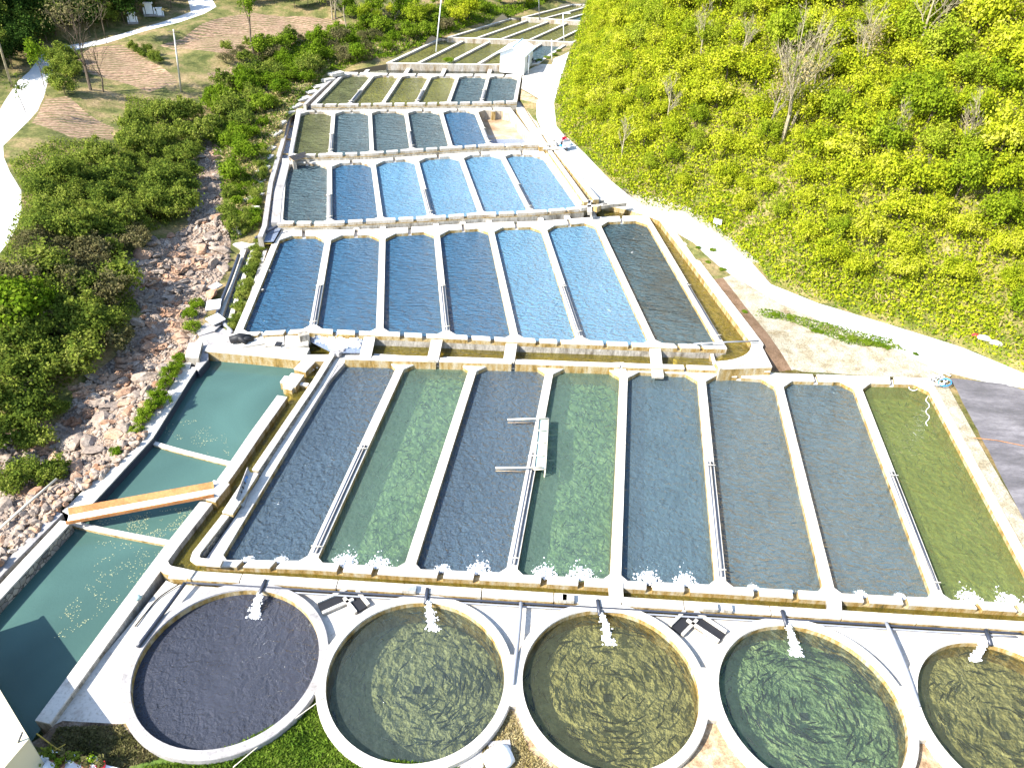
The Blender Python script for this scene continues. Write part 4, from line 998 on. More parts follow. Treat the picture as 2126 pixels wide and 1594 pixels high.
# ------------------------------------------------------------------ pipes on the dividers
def pipe_on(row_, i, f0, f1, off=0.12, label=None):
    g_ = geo[row_]; b, t = g_['B'][i], g_['T'][i]; n = g_['N'][i]; z = g_['z']
    root = thing('pipe_run', label, 'pipes', group='pipe runs lying on pond dividers')
    for k, (o_, m_, r_) in enumerate(((off, 'pipe_dark', 0.055), (off - 0.2, 'pipe_grey', 0.035))):
        a = b + (t - b) * f0 + n * o_; c = b + (t - b) * f1 + n * o_
        tube('pipe', [(*a, z + r_), (*c, z + r_)], r_, M[m_], root, 8)
    for f in (f0 + 0.02, f1 - 0.02):
        p = b + (t - b) * f; q = [p - n * 0.3, p + n * 0.32]
        tube('clamp', [(*q[0], z + 0.10), (*q[1], z + 0.18)], 0.035, M['bamboo'], root, 6)
PN = ['first', 'second', 'third', 'fourth', 'fifth', 'sixth', 'seventh', 'eighth']
RN = {5: 'eight-raceway row', 4: 'seven-pond row', 3: 'six bright blue ponds', 2: 'row with the drained pond', 1: 'ponds below the hut'}
for r_, idx in ((5, (1, 3, 5, 7)), (4, (1, 3, 5, 7)), (3, (1, 3, 5)), (2, (1, 3, 5)), (1, (1, 3, 5))):
    for i in idx:
        pipe_on(r_, i, 0.03, 0.50 if r_ == 5 else 0.42, 0.12, 'dark pipes along the divider after the %s pond of the %s' % (PN[i - 1], RN[r_]))

# hoses along the tail channel wall and between tanks
def hose(name, label, pts, r, mat, cat='hose'):
    o = tube(name, smooth_line([np.array(p) for p in pts], 4), r, mat, None, 6)
    return tag(o, label, cat)
hose('hose', 'black hose lying along the tail channel wall above the tanks', [PZ(a, tyl(a) + 17, -0.02) for a in (386, 470, 560, 700, 860, 1020, 1180, 1400, 1600, 1800, 2000, 2120)], 0.06, M['pipe_dark'])
hose('hose', 'grey water pipe beside the black hose near the tanks', [PZ(a, tyl(a) + 24, -0.12) for a in (600, 760, 900, 1060, 1300, 1560, 1840, 2110)], 0.05, M['pipe_grey'])
hose('drain_pipe', 'black pipe leaning from the wall to the dark tank rim', [PZ(384, 1210, 0.15), PZ(340, 1270, 0.08), PZ(286, 1342, 0.08)], 0.11, M['pipe_dark'], 'pipe')
hose('drain_pipe', 'grey pipe between the second and third round tanks', [PZ(1082, 1250, 0.1), PZ(1075, 1330, 0.08), PZ(1064, 1420, 0.06)], 0.1, M['pipe_grey'], 'pipe')
hose('drain_pipe', 'slanting dark pipe between the fourth and fifth round tanks', [PZ(1840, 1292, 0.1), PZ(1878, 1380, 0.08), PZ(1908, 1466, 0.06)], 0.1, M['pipe_grey'], 'pipe')
hose('fill_hose', 'thin black cable crossing the yard by the settling pond', [PZ(372, 1212, -0.2), PZ(330, 1240, -0.25), PZ(300, 1275, -0.27), PZ(280, 1300, -0.27)], 0.035, M['black'], 'cable')
def trench(label, c, a, b):
    t = thing('drain_trench', label, 'drain')
    wallline('trench_channel', PL([a, c], -0.2), 0.55, -0.22, -0.5, [M['black'], M['black']], t)
    wallline('trench_channel', PL([c, b], -0.2), 0.55, -0.216, -0.5, [M['black'], M['black']], t)
    for p, q in ((a, c), (c, b)):
        L_, R_ = offset_line(PL([p, q], -0.2), 0.75)
        wallline('kerb', L_, 0.16, -0.1, -0.3, CONG, t); wallline('kerb', R_, 0.16, -0.1, -0.3, CONG, t)
trench('dark drain trench between the first and second round tanks', (728, 1234), (664, 1262), (752, 1264))
trench('dark drain trench between the third and fourth round tanks', (1434, 1278), (1404, 1308), (1500, 1322))

# ------------------------------------------------------------------ feeding platform on the divider
fp = thing('net_frame', 'bamboo frame with teal netting hung beside the third raceway divider', 'net frame')
q = [PZ(1119, 868, 0.25), PZ(1139, 868, 0.25), PZ(1132, 974, 0.25), PZ(1108, 974, 0.25)]
for a, b in ((0, 1), (1, 2), (2, 3), (3, 0)): tube('rail', [q[a], q[b]], 0.05, M['bamboo'], fp)
for k in range(1, 4):
    t = k / 4; tube('crossbar', [q[0].lerp(q[3], t), q[1].lerp(q[2], t)], 0.035, M['bamboo'], fp)
for k in range(4):
    a, b = k / 4 + 0.01, (k + 1) / 4 - 0.01
    pyd('net_panel', [q[0].lerp(q[3], a) - Vector((0, 0, .05)), q[1].lerp(q[2], a) - Vector((0, 0, .05)), q[1].lerp(q[2], b) - Vector((0, 0, .05)), q[0].lerp(q[3], b) - Vector((0, 0, .05))], [[0, 1, 2, 3]], M['teal_net'], fp)
for p in (q[1], q[2]): tube('post', [p, p - Vector((0, 0, 1.2))], 0.05, M['bamboo'], fp)
for a, b in (((1138, 868), (1054, 871)), ((1126, 970), (1029, 971))):
    tube('outrigger_pole', [PZ(*a, 0.32), PZ(*b, 0.22)], 0.06, M['bamboo'], fp)
    tube('outrigger_stay', [PZ(b[0], b[1] + 6, -0.1), PZ(a[0] - 30, a[1] + 9, -0.1)], 0.025, M['wood'], fp)

# ------------------------------------------------------------------ sign board on the ledge
sb = thing('sign_board', 'grey sign board with blue and dark strokes leaning on the masonry wall', 'sign board')
s0, s1 = PZ(508, 992, -0.02), PZ(484, 1054, -0.02)
ax = (s1 - s0); sL = ax.length; ax.normalize(); nrm = Vector((-ax.y, ax.x, 0)); nrm = nrm if nrm.x > 0 else -nrm
upv = (Vector((0, 0, 0.92)) - nrm * 0.38).normalized(); out_n = ax.cross(upv); out_n = out_n if out_n.dot(nrm) > 0 else -out_n
def board_quad(name, u0, u1, v0, v1, lift, mat, th=0.05):
    base = s0 + nrm * 0.62
    v = []
    for l in (lift, lift - th):
        for uu, vv in ((u0, v0), (u1, v0), (u1, v1), (u0, v1)): v.append(base + ax * uu + upv * vv + out_n * l)
    return pyd(name, v, [[0, 1, 2, 3], [7, 6, 5, 4], [0, 4, 5, 1], [1, 5, 6, 2], [2, 6, 7, 3], [3, 7, 4, 0]], mat, sb)
board_quad('panel', 0, sL, 0, 0.85, 0.0, M['board'])
board_quad('frame_bar', -0.05, sL + 0.05, 0.80, 0.9, 0.03, M['concrete_old']); board_quad('frame_bar', -0.05, sL + 0.05, -0.05, 0.05, 0.03, M['concrete_old'])
for a, b, c_, d_, m_ in ((0.50, 0.62, 0.42, 0.76, 'blue'), (0.50, 0.95, 0.66, 0.76, 'blue'), (0.88, 0.98, 0.40, 0.70, 'blue'), (1.02, 1.16, 0.12, 0.72, 'black'), (1.42, 1.56, 0.10, 0.74, 'black'), (1.80, 1.92, 0.25, 0.70, 'black'), (1.62, 1.92, 0.16, 0.26, 'black')):
    k_ = sL / 2.6
    board_quad('painted_stroke', a * k_, b * k_, c_, d_, 0.012, M[m_], 0.006)

# ------------------------------------------------------------------ hut
hp_ = P(1062, 152, 3.0)
hut = thing('hut', 'small white hut with pale blue gabled roof among the ponds', 'hut', (float(hp_[0]), float(hp_[1]), 2.95), R(-14))
HW, HD, HH = 3.6, 5.2, 2.85
v = [(-HW / 2, 0, 0), (HW / 2, 0, 0), (HW / 2, 0, HH), (0, 0, HH + 0.75), (-HW / 2, 0, HH), (-HW / 2, HD, 0), (HW / 2, HD, 0), (HW / 2, HD, HH), (0, HD, HH + 0.75), (-HW / 2, HD, HH)]
pyd('wall', v, [[0, 1, 2, 3, 4], [9, 8, 7, 6, 5], [1, 6, 7, 2], [0, 4, 9, 5]], M['hut_wall'], hut)
for s in (-1, 1):
    e = HW / 2 + 0.35; ze = HH - 0.15
    vv = [(0, -0.4, HH + 0.80), (s * e, -0.4, ze), (s * e, HD + 0.4, ze), (0, HD + 0.4, HH + 0.80)]
    vv += [(a, b, c - 0.08) for a, b, c in vv]
    rf = pyd('roof', vv, [[0, 1, 2, 3], [7, 6, 5, 4], [0, 4, 5, 1], [1, 5, 6, 2], [2, 6, 7, 3], [3, 7, 4, 0]], M['hut_roof'], hut)
    for k in range(1, 9):
        y = -0.4 + k * (HD + 0.8) / 9
        tube('seam', [(s * 0.05, y, HH + 0.82), (s * e, y, ze + 0.02)], 0.025, M['hut_roof'], rf, 4)
tube('ridge_cap', [(0, -0.42, HH + 0.83), (0, HD + 0.42, HH + 0.83)], 0.07, M['hut_roof'], hut)
win = box('window', HW / 2, HW / 2 + 0.04, 1.9, 3.0, 1.2, 2.1, M['board'], hut); box('window_frame', HW / 2 + 0.04, HW / 2 + 0.07, 1.85, 3.05, 1.15, 1.22, M['white'], win)
box('corner_trim', HW / 2 - 0.06, HW / 2 + 0.06, -0.05, 0.05, 0, HH - 0.2, M['white'], hut)
tube('downpipe', [(HW / 2 + 0.5, 0.9, HH - 0.3), (HW / 2 + 0.5, 0.9, 0.0)], 0.08, M['white'], hut)

# ------------------------------------------------------------------ two wheelers and rider
def wheel(parent, x, y, z, r, t=0.1):
    n = 18; v, f = [], []
    for i in range(n):
        a = 2 * math.pi * i / n
        for rr, yy in ((r * 0.62, -t / 2), (r, -t / 2), (r, t / 2), (r * 0.62, t / 2)): v.append((x + math.cos(a) * rr, y + yy, z + math.sin(a) * rr))
    for i in range(n):
        a, b = i * 4, ((i + 1) % n) * 4
        for k in range(4): f.append([a + k, a + (k + 1) % 4, b + (k + 1) % 4, b + k])
    w_ = pyd('wheel', v, f, M['black'], parent)
    vv, ff = tube_data([(x, y - t * 0.3, z), (x, y + t * 0.3, z)], r * 0.6, 12)
    pyd('rim', vv, ff, M['pipe_grey'], w_)
def loft(name, secs, mat, parent, sub=1):
    """secs: list of (x, y, z, half width y, half height z) lofted along the list"""
    n = 10; v, f = [], []
    for x, y, z, hw_, hh_ in secs:
        for k in range(n):
            a = 2 * math.pi * k / n; v.append((x, y + math.cos(a) * hw_, z + math.sin(a) * hh_))
    for i in range(len(secs) - 1):
        for k in range(n): f.append([i * n + k, i * n + (k + 1) % n, (i + 1) * n + (k + 1) % n, (i + 1) * n + k])
    f.append(list(range(n))[::-1]); f.append([(len(secs) - 1) * n + k for k in range(n)])
    return pyd(name, v, f, mat, parent, smooth=True)
sp_ = P(1171, 308, 2.25)
tri = thing('tricycle', 'white and blue motor tricycle driving down the pale road', 'tricycle', (float(sp_[0]), float(sp_[1]), float(H(sp_[0], sp_[1])) + 0.01), R(-68))
box('cab_front', 0.55, 0.75, -0.48, 0.48, 0.35, 1.0, M['white'], tri, 0.08)
box('floor_pan', -0.4, 0.62, -0.46, 0.46, 0.30, 0.42, M['blue'], tri, 0.03)
box('windscreen', 0.56, 0.60, -0.42, 0.42, 1.0, 1.28, M['board'], tri)
box('side_panel', -0.3, 0.6, 0.46, 0.52, 0.35, 0.85, M['blue'], tri, 0.02)
box('seat', -0.45, -0.05, -0.3, 0.3, 0.42, 0.72, M['black'], tri, 0.05)
box('cargo_box', -1.35, -0.5, -0.55, 0.55, 0.5, 1.0, M['white'], tri, 0.04)
tube('handlebar', [(0.35, -0.36, 1.02), (0.5, 0, 1.0), (0.35, 0.36, 1.02)], 0.025, M['black'], tri)
wheel(tri, 0.55, 0, 0.26, 0.26); wheel(tri, -0.9, -0.5, 0.26, 0.26); wheel(tri, -0.9, 0.5, 0.26, 0.26)
for s in (-1, 1): box('headlight', 0.75, 0.78, s * 0.3 - 0.08, s * 0.3 + 0.08, 0.6, 0.75, M['board'], tri, 0.02)
def skin_mesh(name, verts, edges, rads, mat, parent, root=0):
    bm = bmesh.new(); lay = bm.verts.layers.skin.verify()
    vs_ = [bm.verts.new(v) for v in verts]
    for i, (v, r_) in enumerate(zip(vs_, rads)):
        v[lay].radius = (r_, r_) if not isinstance(r_, tuple) else r_
        v[lay].use_root = (i == root)
    for a, b in edges: bm.edges.new((vs_[a], vs_[b]))
    me = bpy.data.meshes.new(name); bm.to_mesh(me); bm.free()
    o = link(name, me, parent, mat)
    o.modifiers.new('skin', 'SKIN'); s = o.modifiers.new('sub', 'SUBSURF'); s.levels = 1; s.render_levels = 2
    return o
rz = tri.rotation_euler[2]
off = Vector((-0.22 * math.cos(rz), -0.22 * math.sin(rz), 0))
person = thing('person', 'rider in a red top seated on the white tricycle', 'person', tri.location + off, rz)
skin_mesh('body', [(0, 0, 0.80), (0.02, 0, 1.05), (0.05, 0, 1.30), (0.06, 0, 1.42), (0.08, 0, 1.56), (0.09, 0, 1.64), (0.2, 0.12, 0.78), (0.45, 0.15, 0.78), (0.5, 0.15, 0.42), (0.6, 0.15, 0.42), (0.2, -0.12, 0.78), (0.45, -0.15, 0.78), (0.5, -0.15, 0.42), (0.6, -0.15, 0.42),
   (0.05, 0.20, 1.30), (0.22, 0.30, 1.12), (0.5, 0.30, 1.05), (0.58, 0.29, 1.06), (0.05, -0.20, 1.30), (0.22, -0.30, 1.12), (0.5, -0.30, 1.05), (0.58, -0.29, 1.06)],
   [(0, 1), (1, 2), (2, 3), (3, 4), (4, 5), (0, 6), (6, 7), (7, 8), (8, 9), (0, 10), (10, 11), (11, 12), (12, 13), (2, 14), (14, 15), (15, 16), (16, 17), (2, 18), (18, 19), (19, 20), (20, 21)],
   [0.15, 0.13, 0.14, 0.055, 0.09, 0.085, 0.085, 0.07, 0.05, 0.045, 0.085, 0.07, 0.05, 0.045, 0.06, 0.045, 0.035, 0.03, 0.06, 0.045, 0.035, 0.03], M['skin'], person)
skin_mesh('red_top', [(0.0, 0, 0.88), (0.02, 0, 1.08), (0.05, 0, 1.30), (0.06, 0, 1.38), (0.05, 0.2, 1.30), (0.22, 0.30, 1.12), (0.45, 0.30, 1.06), (0.05, -0.2, 1.30), (0.22, -0.30, 1.12), (0.45, -0.30, 1.06)],
   [(0, 1), (1, 2), (2, 3), (2, 4), (4, 5), (5, 6), (2, 7), (7, 8), (8, 9)], [0.17, 0.16, 0.17, 0.08, 0.085, 0.07, 0.055, 0.085, 0.07, 0.055], M['red'], person)
skin_mesh('trousers', [(0, 0, 0.80), (0.2, 0.12, 0.78), (0.45, 0.15, 0.78), (0.5, 0.15, 0.5), (0.2, -0.12, 0.78), (0.45, -0.15, 0.78), (0.5, -0.15, 0.5)], [(0, 1), (1, 2), (2, 3), (0, 4), (4, 5), (5, 6)], [0.165, 0.10, 0.085, 0.065, 0.10, 0.085, 0.065], M['pipe_dark'], person)
hv, hf = [], []
for i in range(6):
    for k in range(12):
        a, b = 2 * math.pi * k / 12, math.pi / 2 * i / 5 - 0.15
        hv.append((0.075 + 0.125 * math.cos(b) * math.cos(a), 0.115 * math.cos(b) * math.sin(a), 1.63 + 0.13 * math.sin(b)))
for i in range(5):
    for k in range(12): hf.append([i * 12 + k, i * 12 + (k + 1) % 12, (i + 1) * 12 + (k + 1) % 12, (i + 1) * 12 + k])
hf.append([60 + k for k in range(12)])
pyd('hair', hv, hf, M['black'], person, smooth=True)

mp = P(1100, 134, 3.35)
mb = thing('motorcycle', 'dark motorcycle parked beside the white hut', 'motorcycle', (float(mp[0]), float(mp[1]), float(H(mp[0], mp[1])) + 0.01), R(10))
wheel(mb, 0.68, 0, 0.3, 0.3); wheel(mb, -0.62, 0, 0.3, 0.3)
loft('body', [(-0.7, 0, 0.62, 0.10, 0.06), (-0.4, 0, 0.58, 0.15, 0.16), (0.1, 0, 0.55, 0.16, 0.2), (0.35, 0, 0.7, 0.14, 0.16), (0.5, 0, 0.8, 0.07, 0.1)], M['black'], mb)
loft('seat', [(-0.7, 0, 0.80, 0.10, 0.04), (-0.3, 0, 0.80, 0.15, 0.06), (0.1, 0, 0.80, 0.12, 0.05)], M['pipe_dark'], mb)
for s in (-1, 1): tube('fork', [(0.45, s * 0.08, 0.95), (0.68, s * 0.08, 0.3)], 0.03, M['pipe_grey'], mb)
tube('handlebar', [(0.3, -0.36, 1.05), (0.45, 0, 1.0), (0.3, 0.36, 1.05)], 0.025, M['black'], mb)
box('rear_box', -0.98, -0.62, -0.2, 0.2, 0.72, 1.02, M['white'], mb, 0.04)

# ------------------------------------------------------------------ poles
def pole(label, base, top_px, h, r, mat, lamp=False, cross=False):
    b = hit(*base) if len(base) == 2 else np.array([*P(base[0], base[1], base[2]), base[2]])
    root = thing('pole', label, 'pole', tuple(map(float, b)))
    d = P(top_px[0], top_px[1], b[2] + h) - b[:2]
    d = np.clip(d, -1.2, 1.2)
    tube('shaft', [(0, 0, -0.3), (float(d[0]), float(d[1]), h)], [r, r * 0.7], mat, root, 8)
    if cross: tube('crossarm', [(float(d[0]) - 0.7, float(d[1]), h - 0.3), (float(d[0]) + 0.7, float(d[1]), h - 0.25)], 0.06, M['bark'], root)
    if lamp:
        tube('lamp_arm', [(float(d[0]), float(d[1]), h), (float(d[0]) + 0.8, float(d[1]), h + 0.1)], 0.05, mat, root)
        box('lamp_head', float(d[0]) + 0.7, float(d[0]) + 1.2, float(d[1]) - .12, float(d[1]) + .12, h + 0.05, h + 0.17, M['white'], root, 0.02)
pole('leaning wooden utility pole beside the left road bend', (24, 180), (0, 98), 8.0, 0.14, M['bark_pale'], cross=True)
pole('pale concrete utility pole rising from the left bank shrubs', (376, 190), (358, 110), 7.5, 0.13, M['concrete'], cross=True)
pole('slim white pole at the corner of the olive ponds', (905, 104, 3.9), (900, 22), 8.5, 0.09, M['white'])
pole('white lamp post between the olive ponds near the hill foot', (1172, 90, 3.7), (1171, 50), 4.6, 0.09, M['white'], lamp=True)
pole('short white post on the grass right behind the hut', (1146, 129, 3.5), (1146, 98), 3.4, 0.09, M['white'])
pole('grey pole on the far weedy bank above the olive ponds', (1120, 37, 4.7), (1118, 2), 5.0, 0.08, M['pipe_grey'])

# ------------------------------------------------------------------ tarpaulin area on the right
M['tarp_seam'] = M['wood']
tp = thing('liner_sheet', 'wrinkled dark grey liner sheet spread beside the last raceway', 'tarpaulin')
TPW = PL([(1976, 786), (2132, 806), (2420, 838), (2700, 1240), (2200, 1240), (2070, 1010), (1996, 860)], 0.0)
nx, ny = 26, 40
q0, q1, q2, q3 = P(1972, 786), P(2480, 846), P(2790, 1330), P(2215, 1255)
v, f = [], []
for j in range(ny + 1):
    for i in range(nx + 1):
        s, t = i / nx, j / ny
        p = (q0 * (1 - s) + q1 * s) * (1 - t) + (q3 * (1 - s) + q2 * s) * t
        zz = 0.02 + 0.10 * abs(mnoise.noise((p[0] * 0.35, p[1] * 1.1, 0))) + 0.10 * max(0, mnoise.noise((p[0] * 0.15 + 4, p[1] * 0.5, 3)))
        v.append((p[0], p[1], zz + 0.02))
for j in range(ny):
    for i in range(nx):
        a = j * (nx + 1) + i; f.append([a, a + 1, a + nx + 2, a + nx + 1])
pyd('sheet', v, f, M['tarp'], tp, smooth=True)
tube('rope', [PZ(2020, 908, 0.1), PZ(2070, 914, 0.13), PZ(2140, 928, 0.12), PZ(2260, 950, 0.1)], 0.02, M['rust'], tp)
wallz('edge_slope', [Vector((*P(1950, 792), -0.02)), Vector((*P(2030, 940), -0.02)), Vector((*P(2200, 1230), -0.02))], 1.0, 0.5, [M['gravel'], M['gravel']], tp)
hose('rope_coil', 'tangle of white and blue rope at the corner of the last raceway', [PZ(1948 + 22 * math.cos(k * 0.9) * (0.5 + 0.5 * math.sin(k * 2.1)), 790 + 10 * math.sin(k * 0.9), 0.12 + 0.02 * (k % 5)) for k in range(46)], 0.03, M['white'], 'rope')
hose('rope_coil', 'loop of blue rope in the tangle by the last raceway', [PZ(1962 + 14 * math.cos(k * 0.8), 792 + 8 * math.sin(k * 0.8) + 0.2 * k, 0.14 + 0.01 * k) for k in range(17)], 0.03, M['blue'], 'rope')
hose('float_ring', 'pale ring of hose floating at the head of the last raceway', [PZ(1897 + 10 * math.cos(k * 0.45), 803 + 7.5 * math.sin(k * 0.45), -0.30) for k in range(15)], 0.03, M['white'], 'hose')
hose('rope_line', 'thin white rope trailing in the last raceway', [PZ(1926 + 4 * math.sin(k * 1.7), 812 + k * 6.5, -0.36) for k in range(12)], 0.022, M['white'], 'rope')
hose('white_pipe', 'long white pipe along the outer wall of the last raceway', [PZ(2012, 940, 0.08), PZ(2060, 1030, 0.08), PZ(2140, 1180, 0.08)], 0.07, M['white'], 'pipe')
for k, (a, b) in enumerate(((1936, 768), (1944, 766), (1952, 770))):
    o = plank_px('plank', (a, b), (a + 22, b + 10), 0.15 + 0.03 * k, 0.13 + 0.03 * k, 0.25, 0.05, [M['bamboo'], M['wood']], None)
    tag(o, 'pale plank dumped beside the rope tangle', 'plank', 'planks by the rope tangle')
# sacks and a red cloth at the hill foot by the road
def sack(label, px, z, mat, s):
    p = hit(*px)
    o = loft('sack', [(-0.55 * s, 0, 0.16 * s, 0.10 * s, 0.06 * s), (-0.45 * s, 0, 0.2 * s, 0.26 * s, 0.18 * s), (0, 0.02, 0.22 * s, 0.32 * s, 0.24 * s), (0.42 * s, 0, 0.2 * s, 0.27 * s, 0.18 * s), (0.56 * s, 0, 0.18 * s, 0.08 * s, 0.06 * s)], mat, None)
    o.location = (float(p[0]), float(p[1]), float(p[2])); o.rotation_euler = (0, 0, R(-25)); tag(o, label, 'sack')
sack('white bulging sack lying on the verge at the hill foot', (2042, 706), 0.3, M['white'], 0.9)
sack('cream sack beside the white sack at the hill foot', (2066, 716), 0.3, M['bamboo'], 0.85)
sack('small crumpled red cloth bundle next to the white sack', (2026, 699), 0.3, M['red'], 0.6)
sg = thing('small_sign', 'small white board on the green slope above the road', 'sign', tuple(map(float, hit(1487, 474))), R(-30))
box('post', -0.04, 0.04, -0.04, 0.04, 0, 0.5, M['pipe_grey'], sg); box('board', -0.4, 0.4, -0.03, 0.03, 0.45, 0.95, M['white'], sg, 0.02)

# ------------------------------------------------------------------ bits round the head of the settling pond
db = thing('slab_pile', 'white broken slabs dumped at the end of the narrow ditch', 'slabs')
for k, (a, b, zz, wd) in enumerate((((428, 634), (458, 630), 0.35, 1.5), ((434, 668), (460, 656), 0.5, 1.2), ((420, 676), (452, 680), 0.2, 0.9), ((438, 598), (456, 588), 0.3, 0.8), ((410, 692), (440, 682), 0.1, 0.8))):
    plank_px('slab', a, b, zz, zz + 0.08, wd, 0.1, [M['white'] if k < 2 else M['concrete_old'], M['concrete_old']], db)
hose('ditch_pipe', 'dark pipe lying along the narrow ditch', [PZ(496, 530, 0.3), PZ(478, 580, 0.3), PZ(462, 620, 0.25), PZ(448, 660, 0.15)], 0.16, M['pipe_dark'], 'pipe')
hose('short_pipe', 'grey pipe stub lying across the ditch end', [PZ(462, 668, 0.2), PZ(482, 690, 0.15)], 0.16, M['pipe_grey'], 'pipe')
hose('crossing_pipe', 'dark pipe crossing above the left drain channel', [PZ(530, 494, 1.2), PZ(556, 480, 1.3), PZ(576, 470, 1.5)], 0.12, M['pipe_dark'], 'pipe')
lg = thing('driftwood', 'dark charred driftwood heap on the head wall of the settling pond', 'driftwood')
for a, b, rr in (((478, 706), (520, 700), 0.28), ((488, 700), (512, 712), 0.2), ((500, 708), (526, 704), 0.17)): tube('log', [PZ(*a, 0.7), PZ((a[0] + b[0]) / 2, (a[1] + b[1]) / 2 - 3, 0.85), PZ(*b, 0.65)], [rr, rr * 1.2, rr * 0.8], M['black'], lg, 8)
pv = thing('paved_head', 'pale slab apron with a square hatch between the blue ponds and settling pond', 'slabs')
for a, b in (((500, 708), (548, 700)), ((550, 706), (590, 702)), ((592, 708), (640, 704))):
    wallline('slab', PL([a, b], 0.55), 1.6, 0.55 + 0.01 * random.random(), -0.6, CONG, pv)
wallline('step', PL([(480, 716), (560, 722), (640, 728)], 0.4), 0.7, 0.4, -0.6, CONG, pv)
wallline('hatch', PL([(572, 712), (584, 713)], 0.62), 0.5, 0.6, 0.4, [M['black'], M['concrete']], pv)
wallline('block', PL([(620, 694), (640, 690)], 1.1), 0.6, 1.1, 0.2, [M['grimy'], M['grimy']], pv)
for k in range(5):
    q_ = PZ(696 + (k % 3) * 7, 736 + (k // 3) * 7 - 4, 0.1)
    o = box('stone_block', -0.2, 0.2, -0.2, 0.2, 0, 0.32, M['concrete_old'], None, 0.06); o.location = q_; o.rotation_euler = (0.1, 0.1, k * 0.7)
    tag(o, 'small grey stone block heaped at the masonry wall head', 'block', 'blocks heaped at the masonry wall head')

# yard slabs by the tanks, a bucket and lines
for k, pxs in enumerate(([(960, 1570), (1000, 1545), (1004, 1590), (985, 1620), (940, 1610)], [(1010, 1540), (1058, 1535), (1062, 1556), (1020, 1560)])):
    o = prism('paving_slab', PL(pxs, -0.33), -0.31 + .02 * k, -0.5, [M['concrete_old'], M['grimy']]); tag(o, ['pale concrete slab on the soil beside the second tank', 'small tan slab on straw between the second and third tanks'][k], 'slab')
bp = PZ(1034, 1580, -0.4)
bt = loft('covered_drum', [(-0.6, 0, 0.22, 0.45, 0.22), (-0.3, 0, 0.28, 0.55, 0.28), (0.3, 0, 0.28, 0.55, 0.28), (0.62, 0, 0.2, 0.4, 0.2)], M['white'], None); bt.location = bp; bt.rotation_euler = (0, 0, 0.5)
tag(bt, 'white wrapped bundle on straw below the second and third tanks', 'bundle')
hose('tie_line', 'thin pale line stretched over grass beside the dark tank', [PZ(484, 1592, -0.25), PZ(560, 1530, -0.1), PZ(672, 1448, 0.0)], 0.022, M['bamboo'], 'line')
bkt = loft('float', [(-0.2, 0, 0.1, 0.08, 0.08), (0, 0, 0.12, 0.2, 0.14), (0.2, 0, 0.1, 0.08, 0.08)], M['teal_net'], None); bkt.location = PZ(286, 1243, 0.0)
tag(bkt, 'teal bundle resting on the settling pond wall', 'bundle')

# ------------------------------------------------------------------ building corner, ledge with flower pots
bz = 2.0
c0 = P(57, 1531, bz); d1 = unit(P(0, 1436, bz) - c0); d2 = unit(P(-2, 1600, bz) - c0)
bd = thing('building', 'cream flat-roofed building corner beside the settling pond', 'building')
foot = [c0, c0 + d1 * 9, c0 + d1 * 9 + d2 * 5, c0 + d2 * 5]
prism('wall', foot, bz - 0.12, -1.8, [M['cream'], M['cream']], bd)
cen_ = sum(foot) / 4
for k in range(3):
    t0, t1 = k / 3 + 0.002, (k + 1) / 3 - 0.002
    a, b = c0 + d2 * 5 * t0, c0 + d2 * 5 * t1
    prism('roof_panel', [cen_ + (p - cen_) * 1.02 for p in (a, a + d1 * 9, b + d1 * 9, b)], bz, bz - 0.117, [M['cream'], M['cream']], bd)
tube('roof_rod', [PZ(38, 1540, bz), PZ(46, 1520, bz + 0.5)], 0.04, M['pipe_dark'], bd)
ledge = thing('planter_ledge', 'white concrete ledge carrying flower pots beside the cream building', 'ledge')
prism('slab', PL([(98, 1562), (118, 1560), (270, 1600), (420, 1660), (400, 1720), (60, 1640)], -0.1), -0.1, -0.5, [M['white'], M['concrete']], ledge)
prism('slab', PL([(62, 1598), (92, 1560), (102, 1566), (80, 1600)], -0.06), -0.06, -0.5, [M['white'], M['concrete']], ledge)
def leaf_quads(pts, size, nrm_bias=None, seed=0, aspect=1.7, up=0.0):
    r_ = np.random.default_rng(seed); n = len(pts)
    nv = r_.normal(0, 1, (n, 3))
    if nrm_bias is not None: nv = nv + nrm_bias
    nv[:, 2] += up
    nv /= np.linalg.norm(nv, axis=1)[:, None]
    a = np.cross(nv, r_.normal(0, 1, (n, 3))); a /= np.linalg.norm(a, axis=1)[:, None] + 1e-9
    b = np.cross(nv, a)
    s = (size * r_.uniform(0.6, 1.35, n))[:, None] if np.isscalar(size) else (size * r_.uniform(0.7, 1.3, n))[:, None]
    V = np.stack([pts - a * s * aspect / 2, pts + b * s / 2, pts + a * s * aspect / 2, pts - b * s / 2], 1).reshape(-1, 3)
    return V, np.arange(n * 4).reshape(-1, 4)
pot_v, pot_f = [], []
for zz, rr in ((0, 0.13), (0.22, 0.19), (0.25, 0.19), (0.25, 0.16), (0.2, 0.15)):
    pot_v += [(math.cos(2 * math.pi * k / 12) * rr, math.sin(2 * math.pi * k / 12) * rr, zz) for k in range(12)]
for i in range(4):
    for k in range(12): pot_f.append([i * 12 + k, i * 12 + (k + 1) % 12, (i + 1) * 12 + (k + 1) % 12, (i + 1) * 12 + k])
pot_f.append([48 + k for k in range(12)]); pot_f.append(list(range(12))[::-1])
pots = [(116, 1577, 'terracotta', 'leaf_green'), (136, 1574, 'terracotta', 'leaf_olive'), (150, 1579, 'white', 'leaf_green'), (166, 1580, 'terracotta', 'leaf_green'), (182, 1590, 'terracotta', 'leaf_olive'), (196, 1584, 'white', 'leaf_lime'), (212, 1592, 'red', 'leaf_olive'), (104, 1570, 'white', 'leaf_green'), (128, 1592, 'terracotta', 'leaf_lime'), (60, 1568, 'terracotta', 'leaf_olive'), (76, 1590, 'terracotta', 'leaf_green')]
